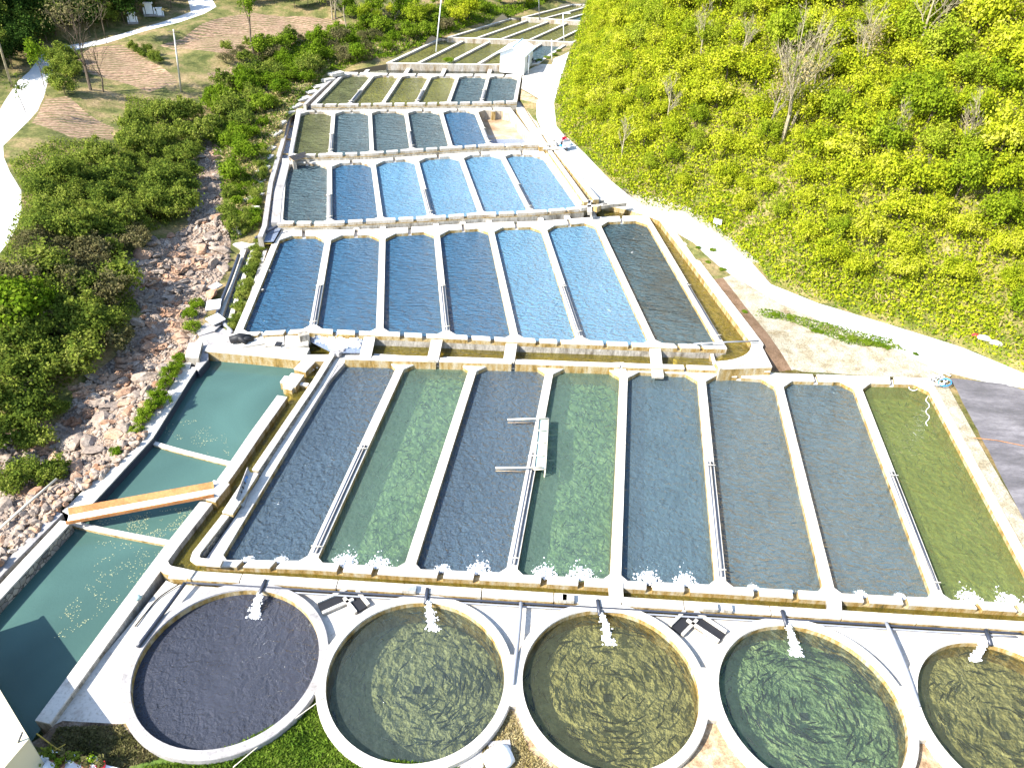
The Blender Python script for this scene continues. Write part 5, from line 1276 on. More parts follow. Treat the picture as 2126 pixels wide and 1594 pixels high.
for k, (a, b, pm, lm) in enumerate(pots):
    q_ = PZ(a, b, -0.1)
    t = thing('potted_plant', 'small potted plant on the ledge beside the cream building', 'potted plant', tuple(q_), group='flower pots on the ledge')
    pyd('pot', pot_v, pot_f, M[pm], t)
    rr = np.random.default_rng(k); pp = rr.normal(0, 0.11, (70, 3)); pp[:, 2] = np.abs(pp[:, 2]) * 1.3 + 0.25
    V, F = leaf_quads(pp, 0.09, seed=k); me = npmesh('foliage', V, F); me.materials.append(M[lm]); link('foliage', me, t)
dish = thing('wash_basin', 'round white basin on the ground beside the cream building', 'basin', tuple(PZ(49, 1580, -0.1)))
pyd('bowl', [(x * 1.6, y * 1.6, z) for x, y, z in pot_v], pot_f, M['white'], dish)
tb = box('plastic_tray', -0.35, 0.35, -0.2, 0.2, 0, 0.16, M['white'], None, 0.04); tb.location = PZ(112, 1590, -0.1); tb.rotation_euler = (0, 0, -0.25); tag(tb, 'white and blue plastic tray among the flower pots', 'tray')
hose('garden_hose', 'yellow hose lying on dirt by the end of the settling pond wall', [PZ(76, 1522, -0.1), PZ(100, 1540, -0.3), PZ(118, 1553, -0.33), PZ(142, 1562, -0.33)], 0.03, M['yellow'])
hose('garden_hose', 'yellow bamboo stick crossing the yellow hose on the dirt', [PZ(112, 1558, -0.3), PZ(136, 1544, -0.28)], 0.025, M['yellow'], 'stick')

# ------------------------------------------------------------------ gravestones beside the left road
def grave(label, px, s):
    p = hit(*px)
    g_ = thing('gravestone', label, 'gravestone', (float(p[0]), float(p[1]), float(p[2])), R(20))
    box('plinth', -1.0 * s, 1.0 * s, -0.5 * s, 0.5 * s, 0, 0.35 * s, M['concrete_old'], g_, 0.04)
    box('tablet', -0.6 * s, 0.6 * s, -0.15 * s, 0.15 * s, 0.35 * s, 2.0 * s, M['white'], g_, 0.05)
    box('capstone', -0.8 * s, 0.8 * s, -0.3 * s, 0.3 * s, 2.0 * s, 2.25 * s, M['white'], g_, 0.05)
    for q_ in (-1, 1): box('side_post', q_ * 0.85 * s - 0.12 * s, q_ * 0.85 * s + 0.12 * s, -0.2 * s, 0.2 * s, 0.35 * s, 1.4 * s, M['white'], g_, 0.03)
grave('tall white gravestone set among dark trees above the left road', (312, 34), 0.85)
grave('low white gravestone next to the tall gravestone', (333, 36), 0.6)
grave('white gravestone nearest the bend of the left road', (277, 50), 0.7)

# ------------------------------------------------------------------ rocks and rubble
def rock_mesh(seed, sub=1, flat=0.6, mat='rock'):
    bm = bmesh.new(); bmesh.ops.create_icosphere(bm, subdivisions=sub, radius=1)
    r_ = random.Random(seed)
    pl = [(Vector((r_.gauss(0, 1), r_.gauss(0, 1), r_.gauss(0, 1))).normalized(), r_.uniform(0.45, 0.85)) for _ in range(9)]
    for v in bm.verts:
        c = v.co.copy()
        for n_, d_ in pl:
            k = c.dot(n_)
            if k > d_: c -= n_ * (k - d_)
        c *= 1 + 0.2 * mnoise.noise(c * 2.0 + Vector((seed, 0, 0)))
        v.co = Vector((c.x * 1.2, c.y * 0.9, c.z * flat))
    me = bpy.data.meshes.new('rock'); bm.to_mesh(me); bm.free(); me.materials.append(M[mat])
    return me
rocks = [rock_mesh(k, 2, 0.55, 'rock' if k % 3 else 'rock_tan') for k in range(9)]
def in_px(poly, n, seed, mind=0):
    r_ = np.random.default_rng(seed); xs = [p[0] for p in poly]; ys = [p[1] for p in poly]; out = []
    it = 0
    while len(out) < n and it < n * 60:
        it += 1
        a, b = r_.uniform(max(-30, min(xs)), max(xs)), r_.uniform(min(ys), max(ys))
        if not inside(poly, np.array([a]), np.array([b]))[0]: continue
        if mind and any((a - c) ** 2 + ((b - d) * 1.5) ** 2 < mind ** 2 for c, d in out): continue
        out.append((a, b))
    return out
def in_world(poly, n, seed):
    poly = [np.asarray(p) for p in poly]; r_ = np.random.default_rng(seed)
    lo, hi = np.min(poly, 0), np.max(poly, 0); out = np.zeros((0, 2))
    while len(out) < n:
        c = r_.uniform(lo, hi, (n * 4, 2)); out = np.r_[out, c[inside(poly, c[:, 0], c[:, 1])]]
    return out[:n]
stream_w = zones[11][1]
sw = in_world(stream_w, 1100, 3)
sizes = np.clip(np.random.default_rng(4).lognormal(-1.15, 0.55, 1100), 0.12, 1.5)
order = np.argsort(-sizes)
szz = H(sw[:, 0], sw[:, 1])
for k, i in enumerate(order[:230]):
    px_, py_, _ = project(sw[i, 0], sw[i, 1], szz[i])
    if not (-20 < px_ < 2140): continue
    o = link('boulder', rocks[k % 9]); s = sizes[i] * 0.68
    o.location = (sw[i, 0], sw[i, 1], szz[i] + s * 0.15); o.scale = (s, s, s); o.rotation_euler = (random.uniform(-.4, .4), random.uniform(-.4, .4), random.uniform(0, 6.3))
    tag(o, 'pale grey angular boulder lying in the dry stream bed' if (k % 9) % 3 else 'tan angular boulder lying in the dry stream bed', 'boulder', 'boulders in the stream bed')
def joined(name, base_me, P3, S3, seed, mat):
    bv = np.array([v.co[:] for v in base_me.vertices]); bf = np.array([p.vertices[:] for p in base_me.polygons]); r_ = np.random.default_rng(seed)
    V, F = [], []
    for k, (p, s) in enumerate(zip(P3, S3)):
        t = r_.uniform(0, 6.28); c, d = math.cos(t), math.sin(t)
        q_ = bv * s * r_.uniform(0.7, 1.3, 3)
        V.append(np.c_[q_[:, 0] * c - q_[:, 1] * d, q_[:, 0] * d + q_[:, 1] * c, q_[:, 2]] + p); F.append(bf + k * len(bv))
    me = npmesh(name, np.concatenate(V), np.concatenate(F)); me.materials.append(mat)
    return link(name, me)
small_rock = rock_mesh(77, 1, 0.6)
sw2 = in_world(stream_w, 9500, 5); z2 = H(sw2[:, 0], sw2[:, 1])
o = joined('stream_cobbles', small_rock, np.c_[sw2, z2], np.clip(np.random.default_rng(6).lognormal(-2.0, 0.45, 9500), 0.05, 0.34), 8, M['rock'])
tag(o, 'pale cobbles covering the dry stream bed', 'cobbles', kind='stuff')
# bedrock ledges
def slab_rock(seed):
    r_ = random.Random(seed); parts = []
    for k in range(7):
        bm = bmesh.new(); bmesh.ops.create_cube(bm, size=1)
        sx, sy, sz = r_.uniform(0.7, 1.5), r_.uniform(0.35, 0.8), r_.uniform(0.2, 0.5)
        rot = Matrix.Rotation(r_.uniform(-0.5, 0.5) + 0.6, 4, 'Z') @ Matrix.Rotation(r_.uniform(-0.5, 0.7), 4, 'Y') @ Matrix.Rotation(r_.uniform(-0.4, 0.4), 4, 'X')
        off_ = Vector((r_.uniform(-1.1, 1.1), r_.uniform(-0.9, 0.9), r_.uniform(-0.1, 0.25)))
        bmesh.ops.subdivide_edges(bm, edges=bm.edges[:], cuts=2, use_grid_fill=True)
        for v in bm.verts:
            c = Vector((v.co.x * sx, v.co.y * sy, v.co.z * sz)); c += Vector((r_.gauss(0, .06), r_.gauss(0, .06), r_.gauss(0, .05))); v.co = rot @ c + off_
        bm.verts.index_update()
        parts.append(([tuple(v.co) for v in bm.verts], [[q.index for q in f_.verts] for f_ in bm.faces])); bm.free()
    V, F = merge(parts); me = bpy.data.meshes.new('ledge'); me.from_pydata(V, [], F); me.materials.append(M['rock_tan'] if seed % 3 else M['rock']); return me
slabs = [slab_rock(k) for k in range(6)]
for k, (a, b) in enumerate([(320, 560), (345, 590), (370, 560), (330, 620), (360, 640), (300, 580), (385, 600), (350, 690), (320, 720), (250, 770), (225, 800), (275, 760), (205, 840), (165, 850), (290, 740), (240, 830), (130, 890), (100, 925), (400, 640), (340, 660), (365, 530), (310, 540), (395, 560), (180, 810)]):
    p = hit(a, b); o = link('rock_ledge', slabs[k % 6]); s = random.uniform(0.7, 1.15)
    o.location = tuple(map(float, p)); o.scale = (s, s, s * 0.8); o.rotation_euler = (0, 0, random.uniform(-0.6, 0.6))
    tag(o, 'tan layered bedrock ledge standing out of the stream bed', 'rock', 'bedrock ledges in the stream bed')
# dry rubble bank between gravel strip and the settling pond walkway
rb = thing('rubble_bank', 'grey and white rubble stones packed along the settling pond walkway', 'rubble wall')
line = [P(a, b, 0.1) for a, b in ((286, 898), (245, 940), (180, 995), (100, 1058), (40, 1115), (0, 1152), (-40, 1190))]
L_ = smooth_line(line, 12)
cnt = 0
for k in range(len(L_) - 1):
    for c_ in range(4):
        p = np.asarray(L_[k]) + (np.asarray(L_[k + 1]) - np.asarray(L_[k])) * random.random() + np.array([random.uniform(-0.55, 0.55), random.uniform(-0.4, 0.4)])
        o = link('stone', rock_dark_me if False else rocks[cnt % 9], rb); s = random.uniform(0.16, 0.34); cnt += 1
        o.location = (float(p[0]), float(p[1]), float(H(p[0], p[1])) + 0.1 + 0.12 * (c_ % 2)); o.scale = (s, s, s * 1.2); o.rotation_euler = (random.uniform(-.6, .6), random.uniform(-.6, .6), random.uniform(0, 6.3))
tag(tube('long_pole', [Vector((*P(0, 1098, 0.15), 0.2)), Vector((*P(60, 1045, 0.2), 0.25)), Vector((*P(118, 995, 0.1), 0.15))], 0.07, M['bamboo']), 'long pale pole lying on the gravel strip by the stream', 'pole')
# low edge stones along the far left channels
es = thing('edge_stones', 'broken pale concrete slabs along the left drain channel', 'slabs')
for k, (a, b) in enumerate([(698, 153), (682, 166), (664, 180), (648, 192), (630, 206), (612, 222), (598, 234), (580, 258), (572, 278), (560, 310), (552, 330), (546, 352), (535, 380), (528, 410), (520, 440), (505, 470)]):
    p = hit(a, b); w_ = random.uniform(0.8, 1.3)
    o = box('slab', -w_, w_, -0.45, 0.45, -0.3, 0.16, M['concrete'], es, 0.05); o.location = tuple(map(float, p)); o.rotation_euler = (random.uniform(-.1, .1), random.uniform(-.1, .1), R(75) if k > 6 else R(55))

# ------------------------------------------------------------------ vegetation
def crown_mesh(seed, n, rx, rz, leaf, mat, clumps=26, hollow=0.45, zc=None, up=0.35, flatb=0.25):
    r_ = np.random.default_rng(seed)
    cd = r_.normal(0, 1, (clumps, 3)); cd /= np.linalg.norm(cd, axis=1)[:, None]
    cd[:, 2] = np.where(cd[:, 2] < -flatb, -cd[:, 2] * 0.5, cd[:, 2])
    rad = r_.uniform(hollow, 1.0, clumps)[:, None]
    cc = cd * rad
    cs = r_.uniform(0.16, 0.34, clumps)
    idx = r_.integers(0, clumps, n)
    p = cc[idx] + r_.normal(0, 1, (n, 3)) * cs[idx][:, None] * 0.62
    out = p.copy(); out /= np.linalg.norm(out, axis=1)[:, None] + 1e-9
    zc = rz if zc is None else zc
    q = p * np.array([rx, rx, rz]) + np.array([0, 0, zc])
    q[:, 2] = np.maximum(q[:, 2], 0.02)
    V, F = leaf_quads(q, leaf, out * 0.9, seed, 1.6, up)
    me = npmesh('crown', V, F); me.materials.append(mat)
    return me
def branch_mesh(seed, h, r, n1=7, n2=5, spread=0.5, mat=None, n3=0, bare_low=0.3, lean=0.0):
    r_ = random.Random(seed); parts = []
    top = Vector((r_.uniform(-0.1, 0.1) * h + lean * h, r_.uniform(-0.1, 0.1) * h, h))
    trunk = [Vector((0, 0, -0.3)), top * 0.3 + Vector((r_.uniform(-.05, .05) * h, 0, 0)), top * 0.65, top]
    parts.append(tube_data(trunk, [r, r * 0.8, r * 0.5, r * 0.15], 6))
    def grow(p, d, L, rad, lev):
        mid = p + d * L * 0.5 + Vector((r_.gauss(0, .06), r_.gauss(0, .06), r_.gauss(0, .05))) * L
        end = mid + (d + Vector((r_.gauss(0, .2), r_.gauss(0, .2), 0.18))).normalized() * L * 0.5
        parts.append(tube_data([p, mid, end], [rad, rad * 0.7, rad * 0.25], 4, False))
        if lev > 0:
            for _ in range(n2 if lev == 1 or n3 == 0 else n3):
                t = r_.uniform(0.3, 1.0); q = p.lerp(mid, t * 2) if t < 0.5 else mid.lerp(end, t * 2 - 1)
                dd = (d + Vector((r_.gauss(0, .55), r_.gauss(0, .55), r_.gauss(0.25, .35)))).normalized()
                grow(q, dd, L * r_.uniform(0.35, 0.6), rad * 0.5, lev - 1)
    for k in range(n1):
        t = bare_low + (1 - bare_low) * (k + r_.random()) / n1
        p = trunk[0].lerp(trunk[1], t / 0.3) if t < 0.3 else (trunk[1].lerp(trunk[2], (t - 0.3) / 0.35) if t < 0.65 else trunk[2].lerp(trunk[3], (t - 0.65) / 0.35))
        a = r_.uniform(0, 6.28)
        d = Vector((math.cos(a) * spread, math.sin(a) * spread, 0.75)).normalized()
        grow(p, d, h * (0.5 - 0.28 * t), r * 0.45 * (1 - 0.6 * t), 2 if n3 else 1)
    V, F = merge(parts)
    me = bpy.data.meshes.new('trunk'); me.from_pydata(V, [], F); me.materials.append(mat or M['bark']); return me
def place(name, label, cat, group, loc, crown, trunk, s, rz, sz=1.0):
    t = thing(name, label, cat, tuple(map(float, loc)), rz, group)
    t.scale = (s, s, s * sz)
    if crown is not None: link('crown' if cat == 'tree' else 'foliage', crown, t)
    if trunk is not None: link('trunk' if cat == 'tree' else 'stem', trunk, t)
    return t
spring = [crown_mesh(20 + k, 3600, 2.1, 2.0, 0.155, M['leaf_spring'], 38) for k in range(6)] + [crown_mesh(40 + k, 3400, 1.9, 2.4, 0.155, M['leaf_fresh'], 34) for k in range(3)] + [crown_mesh(45 + k, 3200, 2.0, 2.1, 0.155, M['leaf_spring'], 30) for k in range(2)]
green = [crown_mesh(50 + k, 2600, 1.9, 1.7, 0.17, M['leaf_green'], 28) for k in range(5)]
lime = [crown_mesh(60 + k, 2400, 1.8, 1.6, 0.17, M['leaf_lime'], 26) for k in range(4)]
olive = [crown_mesh(70 + k, 1800, 1.8, 1.4, 0.13, M['leaf_olive'], 26) for k in range(3)]
dark = [crown_mesh(80 + k, 2600, 2.4, 3.2, 0.24, M['leaf_dark'], 30) for k in range(3)] + [crown_mesh(84 + k, 2600, 2.3, 2.9, 0.24, M['leaf_green'], 30) for k in range(2)]
trunks = [branch_mesh(90 + k, 3.4, 0.11, 6, 3, 0.6, M['bark']) for k in range(4)]
stems = [branch_mesh(95 + k, 2.0, 0.06, 6, 3, 0.8, M['bark'], bare_low=0.05) for k in range(3)]
pale_tr = [branch_mesh(100 + k, 8.0, 0.17, 9, 6, 0.45, M['bark_pale'], n3=5, bare_low=0.22) for k in range(4)]
brown_tr = [branch_mesh(110 + k, 8.0, 0.16, 9, 6, 0.45, M['bark'], n3=5, bare_low=0.25) for k in range(2)]

# right hillside
r_ = np.random.default_rng(11)
cand = np.c_[r_.uniform(0, 110, 26000), r_.uniform(38, 215, 26000)]
hd = hill_d(cand[:, 0], cand[:, 1]); hz = H(cand[:, 0], cand[:, 1])
px_, py_, ff = project(cand[:, 0], cand[:, 1], hz)
ok = (hd > 2.6) & (hd < 62) & (px_ > 1130) & (px_ < 2190) & (py_ > -60) & (py_ < 760) & (ff > 20)
cand, hd, hz, ff, py_ = cand[ok], hd[ok], hz[ok], ff[ok], py_[ok]
keep = []
for i in range(len(cand)):
    md = 1.75 + 0.03 * min(hd[i], 30)
    if all((cand[i, 0] - cand[j, 0]) ** 2 + (cand[i, 1] - cand[j, 1]) ** 2 > md * md for j in keep): keep.append(i)
    if len(keep) >= 620: break
keep.sort(key=lambda i: ff[i])
rest = []
for n_, i in enumerate(keep):
    s = (0.40 + 0.035 * min(hd[i], 14)) * r_.uniform(0.75, 1.3)
    if n_ < 300:
        k = int(r_.integers(0, 11)) if r_.random() < 0.75 else int(r_.integers(0, 6))
        nm = ['bright yellow-green leafy tree in the thicket on the sunny hillside', 'lime green tree in the thicket on the sunny hillside', 'low broad yellow-green tree in the thicket on the sunny hillside'][0 if k < 6 else (1 if k < 9 else 2)]
        place('hillside_tree', nm, 'tree', 'trees of the sunny hillside thicket', (cand[i, 0], cand[i, 1], hz[i] - 0.15), spring[k], trunks[n_ % 4], s, r_.uniform(0, 6.28), r_.uniform(0.9, 1.25))
    else: rest.append((i, s))
# remaining thicket and undergrowth as one mass
Vs, Fs, oo = [], [], 0
bv = [np.array([v.co[:] for v in m.vertices]) for m in spring[:3]]
for i, s in rest:
    b = bv[i % 3].reshape(-1, 4, 3)[::4]; b = b.reshape(-1, 3) * np.array([s, s, s * 1.1]); b = b + 0  # sparser, larger leaves far off
    c = b.reshape(-1, 4, 3); m_c = c.mean(1, keepdims=True); c = m_c + (c - m_c) * 1.8
    t = r_.uniform(0, 6.28); q = c.reshape(-1, 3)
    Vs.append(np.c_[q[:, 0] * math.cos(t) - q[:, 1] * math.sin(t), q[:, 0] * math.sin(t) + q[:, 1] * math.cos(t), q[:, 2]] + np.array([cand[i, 0], cand[i, 1], hz[i] - 0.1]))
if Vs:
    V = np.concatenate(Vs); me = npmesh('far_thicket', V, np.arange(len(V)).reshape(-1, 4)); me.materials.append(M['leaf_spring'])
    tag(link('far_thicket', me), 'far yellow-green thicket on the upper hillside', 'thicket', kind='stuff')
def ground_cover(name, label, n, area_fn, hmin, hmax, size, mat, seed, tall=0.0):
    rr = np.random.default_rng(seed)
    xy = area_fn(n, rr); z = H(xy[:, 0], xy[:, 1])
    p = np.c_[xy, z + rr.uniform(hmin, hmax, len(xy)) * rr.uniform(0.2, 1, len(xy))]
    V, F = leaf_quads(p, size, None, seed, 1.7 + tall, 0.3)
    me = npmesh(name, V, F); me.materials.append(mat)
    return tag(link(name, me), label, 'undergrowth', kind='stuff')
def thicket(name, label, n, size, mat, seed, dlo, dhi, hmax, freq, thr):
    rr = np.random.default_rng(seed); xy = hill_area(dlo, dhi)(n, rr)
    k = np.array([mnoise.fractal((x * freq, y * freq, seed), 1.0, 2.0, 3) for x, y in xy])
    top = np.clip((k - thr) * 1.8, 0, 1) ** 0.7 * hmax
    keep_ = top > 0.05; xy, top = xy[keep_], top[keep_]
    edge = np.clip((hill_d(xy[:, 0], xy[:, 1]) - 0.2) / 4.0, 0.15, 1)
    z = H(xy[:, 0], xy[:, 1]) + top * edge * rr.uniform(0.35, 1.0, len(xy))
    V, F = leaf_quads(np.c_[xy, z], size, None, seed, 1.6, 0.5)
    me = npmesh(name, V, F); me.materials.append(mat)
    return tag(link(name, me), label, 'undergrowth', kind='stuff')
def hill_area(dlo, dhi):
    def fn(n, rr):
        c = np.c_[rr.uniform(0, 100, n * 8), rr.uniform(38, 210, n * 8)]
        d = hill_d(c[:, 0], c[:, 1]); z = c[:, 1] * 0
        k = (d > dlo) & (d < dhi); c = c[k]
        zz = H(c[:, 0], c[:, 1]); a, b, f_ = project(c[:, 0], c[:, 1], zz)
        return c[(a > 1120) & (a < 2180) & (b > -40)][:n]
    return fn
ground_cover('hill_undergrowth', 'low bright green undergrowth covering the sunny hillside', 90000, hill_area(0.3, 50), 0.0, 0.9, 0.17, M['leaf_spring'], 21)
ground_cover('hill_foot_grass', 'dense green creeper along the road at the hill foot', 60000, hill_area(0.0, 5.5), 0.0, 0.75, 0.13, M['leaf_lime'], 22)
ground_cover('hill_dry_grass', 'straw-coloured dry grass between hillside shrubs', 16000, hill_area(0.8, 30), 0.0, 0.7, 0.12, M['leaf_dry'], 23, 2.5)
thicket('hill_brush', 'waist-high yellow-green brush mounds between the hillside trees', 170000, 0.155, M['leaf_spring'], 24, 0.6, 55, 1.9, 0.32, -0.25)
thicket('hill_bramble', 'darker green bramble mounds between the hillside trees', 50000, 0.15, M['leaf_fresh'], 25, 0.6, 55, 1.7, 0.4, 0.02)
for k, (a, b, s) in enumerate([(1622, 300, 1.25), (1588, 300, 0.9), (1640, 268, 1.0), (1386, 262, 0.6), (1782, 190, 0.8), (1770, 150, 0.7), (1895, 130, 0.9), (2122, 90, 1.1), (1290, 330, 0.5), (1990, 330, 0.6), (1690, 190, 0.7), (1850, 320, 0.5), (1530, 150, 0.6), (1455, 120, 0.6), (1960, 60, 0.8)]):
    p = hit(a, b)
    place('bare_tree', 'bare pale-branched tree standing out of the hillside thicket', 'tree', 'bare trees on the hillside', p - np.array([0, 0, 0.1]), crown_mesh(300 + k % 3, 420, 2.1, 2.8, 0.13, M['leaf_dry'], 22, 0.4, 5.6) if k in (0, 1, 4, 7) else None, pale_tr[k % 4], s, k * 1.3)

# left bank shrubs
def shrubs(poly, n, seed, meshes, smin, smax, label, group, mind, st=True, name='shrub'):
    for k, (a, b) in enumerate(in_px(poly, n, seed, mind)):
        p = hit(a, b); rr = random.uniform(smin, smax)
        place(name, label, 'shrub', group, p - np.array([0, 0, 0.15]), meshes[k % len(meshes)], stems[k % 3] if st else None, rr, random.uniform(0, 6.28), random.uniform(0.8, 1.15))
shrubs([(85, 400), (120, 355), (245, 345), (270, 255), (330, 235), (420, 255), (430, 300), (395, 360), (390, 450), (300, 500), (240, 520), (90, 520), (75, 440)], 66, 31, green, 0.5, 0.95, 'dense green shrub on the left bank between road and stream', 'green shrubs of the left bank', 26)
shrubs([(0, 610), (50, 560), (230, 530), (240, 580), (290, 670), (260, 715), (190, 775), (90, 850), (0, 880)], 44, 32, green + olive, 0.55, 1.0, 'tangled green and brown shrub sloping down to the stream bed', 'tangled shrubs above the stream bed', 30)
shrubs([(70, 500), (220, 470), (300, 490), (280, 530), (60, 570)], 14, 33, olive, 0.5, 0.9, 'brownish twiggy shrub on the left bank', 'brown shrubs of the left bank', 26)
shrubs([(440, 300), (440, 190), (520, 160), (640, 120), (700, 130), (620, 195), (560, 250), (520, 330), (470, 420), (455, 330)], 38, 34, lime + green[:2], 0.45, 0.95, 'light green shrub on the bank between stream and ponds', 'shrubs between stream and ponds', 20)
shrubs([(480, 400), (540, 320), (560, 270), (548, 380), (536, 480), (500, 490), (470, 480)], 26, 35, green + lime, 0.25, 0.5, 'low green bush along the left drain channel', 'bushes along the drain channel', 15, name='bush')
shrubs([(530, 120), (600, 90), (760, 60), (900, 70), (930, 62), (800, 118), (720, 140), (640, 150)], 30, 36, lime + olive, 0.5, 1.0, 'loose yellow-green shrub below the brown fields', 'shrubs below the fields', 20)
shrubs([(700, 30), (900, 10), (1150, -5), (1180, 2), (1060, 26), (940, 58), (760, 60)], 26, 37, lime + spring[6:], 0.5, 1.0, 'pale green shrub on the far weedy bank', 'shrubs on the far bank', 20)
shrubs([(110, 150), (160, 110), (170, 160), (160, 200), (105, 195)], 9, 38, green, 0.5, 0.8, 'green shrub between the left road and brown field', 'shrubs by the left road', 16)
shrubs([(260, 95), (330, 110), (340, 140), (290, 120)], 6, 39, green, 0.3, 0.5, 'small dark shrub on the field terrace edge', 'shrubs on terrace edges', 14)
shrubs([(450, 110), (560, 95), (620, 75), (640, 95), (560, 130), (470, 135)], 14, 40, olive + green, 0.35, 0.7, 'brown and green shrub on the terrace below the striped field', 'shrubs on terrace edges', 16)
# the pale lime shrub standing out at the left edge, and small ones by the gravel strip
for k, (a, b, s, ms) in enumerate([(45, 690, 1.2, lime), (10, 670, 1.1, lime), (75, 650, 0.9, lime)]):
    place('shrub', 'bright lime green shrub leaning out of the left bank', 'shrub', 'lime shrubs on the left bank', hit(a, b) - np.array([0, 0, 0.2]), ms[k % 4], stems[k], s, k, 1.0)
for k, (a, b, s) in enumerate([(70, 890, 0.8), (80, 930, 0.6), (120, 990, 0.5), (60, 1005, 0.6), (30, 1020, 0.55), (0, 930, 0.8), (125, 860, 0.4), (100, 1000, .5)]):
    place('shrub', 'low green shrub growing on the gravel beside the stream', 'shrub', 'shrubs on the gravel', hit(a, b) - np.array([0, 0, 0.1]), green[k % 5], stems[k % 3], s, k * 0.8, 0.9)
for k, (a, b, s) in enumerate([(376, 752, .3), (366, 770, .32), (352, 785, .36), (346, 805, .3), (332, 830, .36), (322, 845, .3), (310, 860, .34), (340, 838, .3), (296, 880, .3), (285, 900, .25), (402, 690, .4), (398, 660, .35), (245, 945, .25), (410, 640, .35)]):
    place('weed_tuft', 'bright green weed tuft on the settling pond walkway edge', 'weeds', 'weed tufts on the walkway edge', hit(a, b) - np.array([0, 0, 0.05]), lime[k % 4], None, s, k, 0.8)
for k, (a, b, s) in enumerate([(553, 505, .38), (545, 525, .4), (537, 552, .36), (528, 575, .4), (521, 598, .36), (512, 622, .36), (505, 645, .34), (497, 668, .3), (489, 685, .25), (560, 495, .3), (541, 540, .35), (533, 563, .34), (516, 610, .34)]):
    p = P(a - 8, b, -0.12)
    place('strip_plant', 'leafy green plant in the strip beside the masonry retaining wall', 'plant', 'plants of the planting strip', (p[0], p[1], -0.2), green[k % 5], None, s, k, 0.8)
for k, (a, b, s) in enumerate([(1610, 655, .4), (1640, 660, .35), (1690, 688, .35), (1705, 690, .3), (1770, 705, .45), (1800, 712, .5), (1825, 716, .4), (1745, 700, .3), (1545, 648, .3), (1480, 520, .35), (1450, 515, .3), (1500, 560, .35), (1470, 545, .3), (1840, 722, .3), (1900, 735, .25)]):
    place('weed_tuft', 'green weed tuft growing on the gravel beside the pale road', 'weeds', 'weed tufts on the gravel', hit(a, b) - np.array([0, 0, 0.05]), lime[k % 4], None, s * 0.55, k, 0.35)
for k, (a, b) in enumerate([(1120, 128), (1135, 122), (1150, 116), (1110, 131), (1160, 108)]):
    place('weed_tuft', 'yellow-green grass tuft on the verge behind the hut', 'weeds', 'grass tufts behind the hut', hit(a, b), lime[k % 4], None, 0.3, k, 0.4)
place('weed_tuft', 'green creeper on the wall between the olive ponds', 'weeds', None, (*P(932, 129, 3.7), 3.5), lime[0], None, 0.5, 0, 0.5)

# trees left and far
def tree(px, s, crown, trunk, label, name='tree', sz=1.0, group=None):
    return place(name, label, 'tree', group, hit(*px) - np.array([0, 0, 0.1]), crown, trunk, s, random.uniform(0, 6.28), sz)
thin = [crown_mesh(200 + k, 900, 1.3, 2.4, 0.16, M['leaf_lime'], 18, 0.3, 4.6) for k in range(2)]
sparse = [crown_mesh(210 + k, 700, 2.4, 2.8, 0.13, M['leaf_olive'], 24, 0.4, 6.4) for k in range(2)]
tree((188, 188), 1.25, sparse[0], brown_tr[0], 'large nearly bare brown tree with many thin branches beside the left road')
tree((213, 192), 0.7, None, brown_tr[1], 'slim bare brown tree beside the large nearly bare one')
small_tr = branch_mesh(130, 4.6, 0.07, 7, 4, 0.5, M['bark'], bare_low=0.4)
tree((221, 91), 1.35, thin[0], small_tr, 'small bright lime tree on the edge of the left road')
tree((98, 200), 1.0, thin[1], small_tr, 'thin sparse lime sapling by the inner edge of the left road')
tree((58, 250), 0.9, crown_mesh(220, 260, 1.2, 1.8, 0.14, M['leaf_green'], 14, 0.3, 3.8), small_tr, 'small sparse dark sapling by the inner edge of the left road')
tree((533, 132), 1.3, crown_mesh(221, 600, 1.0, 2.6, 0.15, M['leaf_lime'], 16, 0.3, 5.6), branch_mesh(131, 7.5, 0.12, 8, 4, 0.35, M['bark'], bare_low=0.45), 'tall slim tree at the edge of the striped field')
for k, (a, b) in enumerate([(690, 42), (697, 40), (720, 60), (820, 45)]):
    tree((a, b), 0.8, None if k < 2 else thin[k % 2], pale_tr[k], 'slender pale-stemmed tree at the far end of the brown field', group='slender trees at the far field')
darkpx = in_px([(-20, 160), (60, 140), (95, 100), (200, 72), (330, 38), (385, 12), (380, -30), (-20, -60)], 64, 41, 26)
for k, (a, b) in enumerate(darkpx):
    tree((a, b), random.uniform(0.6, 0.95), dark[k % 5] if a < 420 else green[k % 5], trunks[k % 4], 'dark green tree of the shaded wood above the left road', 'wood_tree', 1.0, 'trees of the shaded wood')
for k, (a, b) in enumerate(in_px([(450, 12), (560, 12), (690, 28), (700, 5), (640, -30), (460, -30)], 20, 42, 22)):
    tree((a, b), random.uniform(0.5, 0.8), dark[3 + k % 2], trunks[k % 4], 'green tree standing beyond the brown field', 'wood_tree', 1.0, 'trees beyond the brown field')
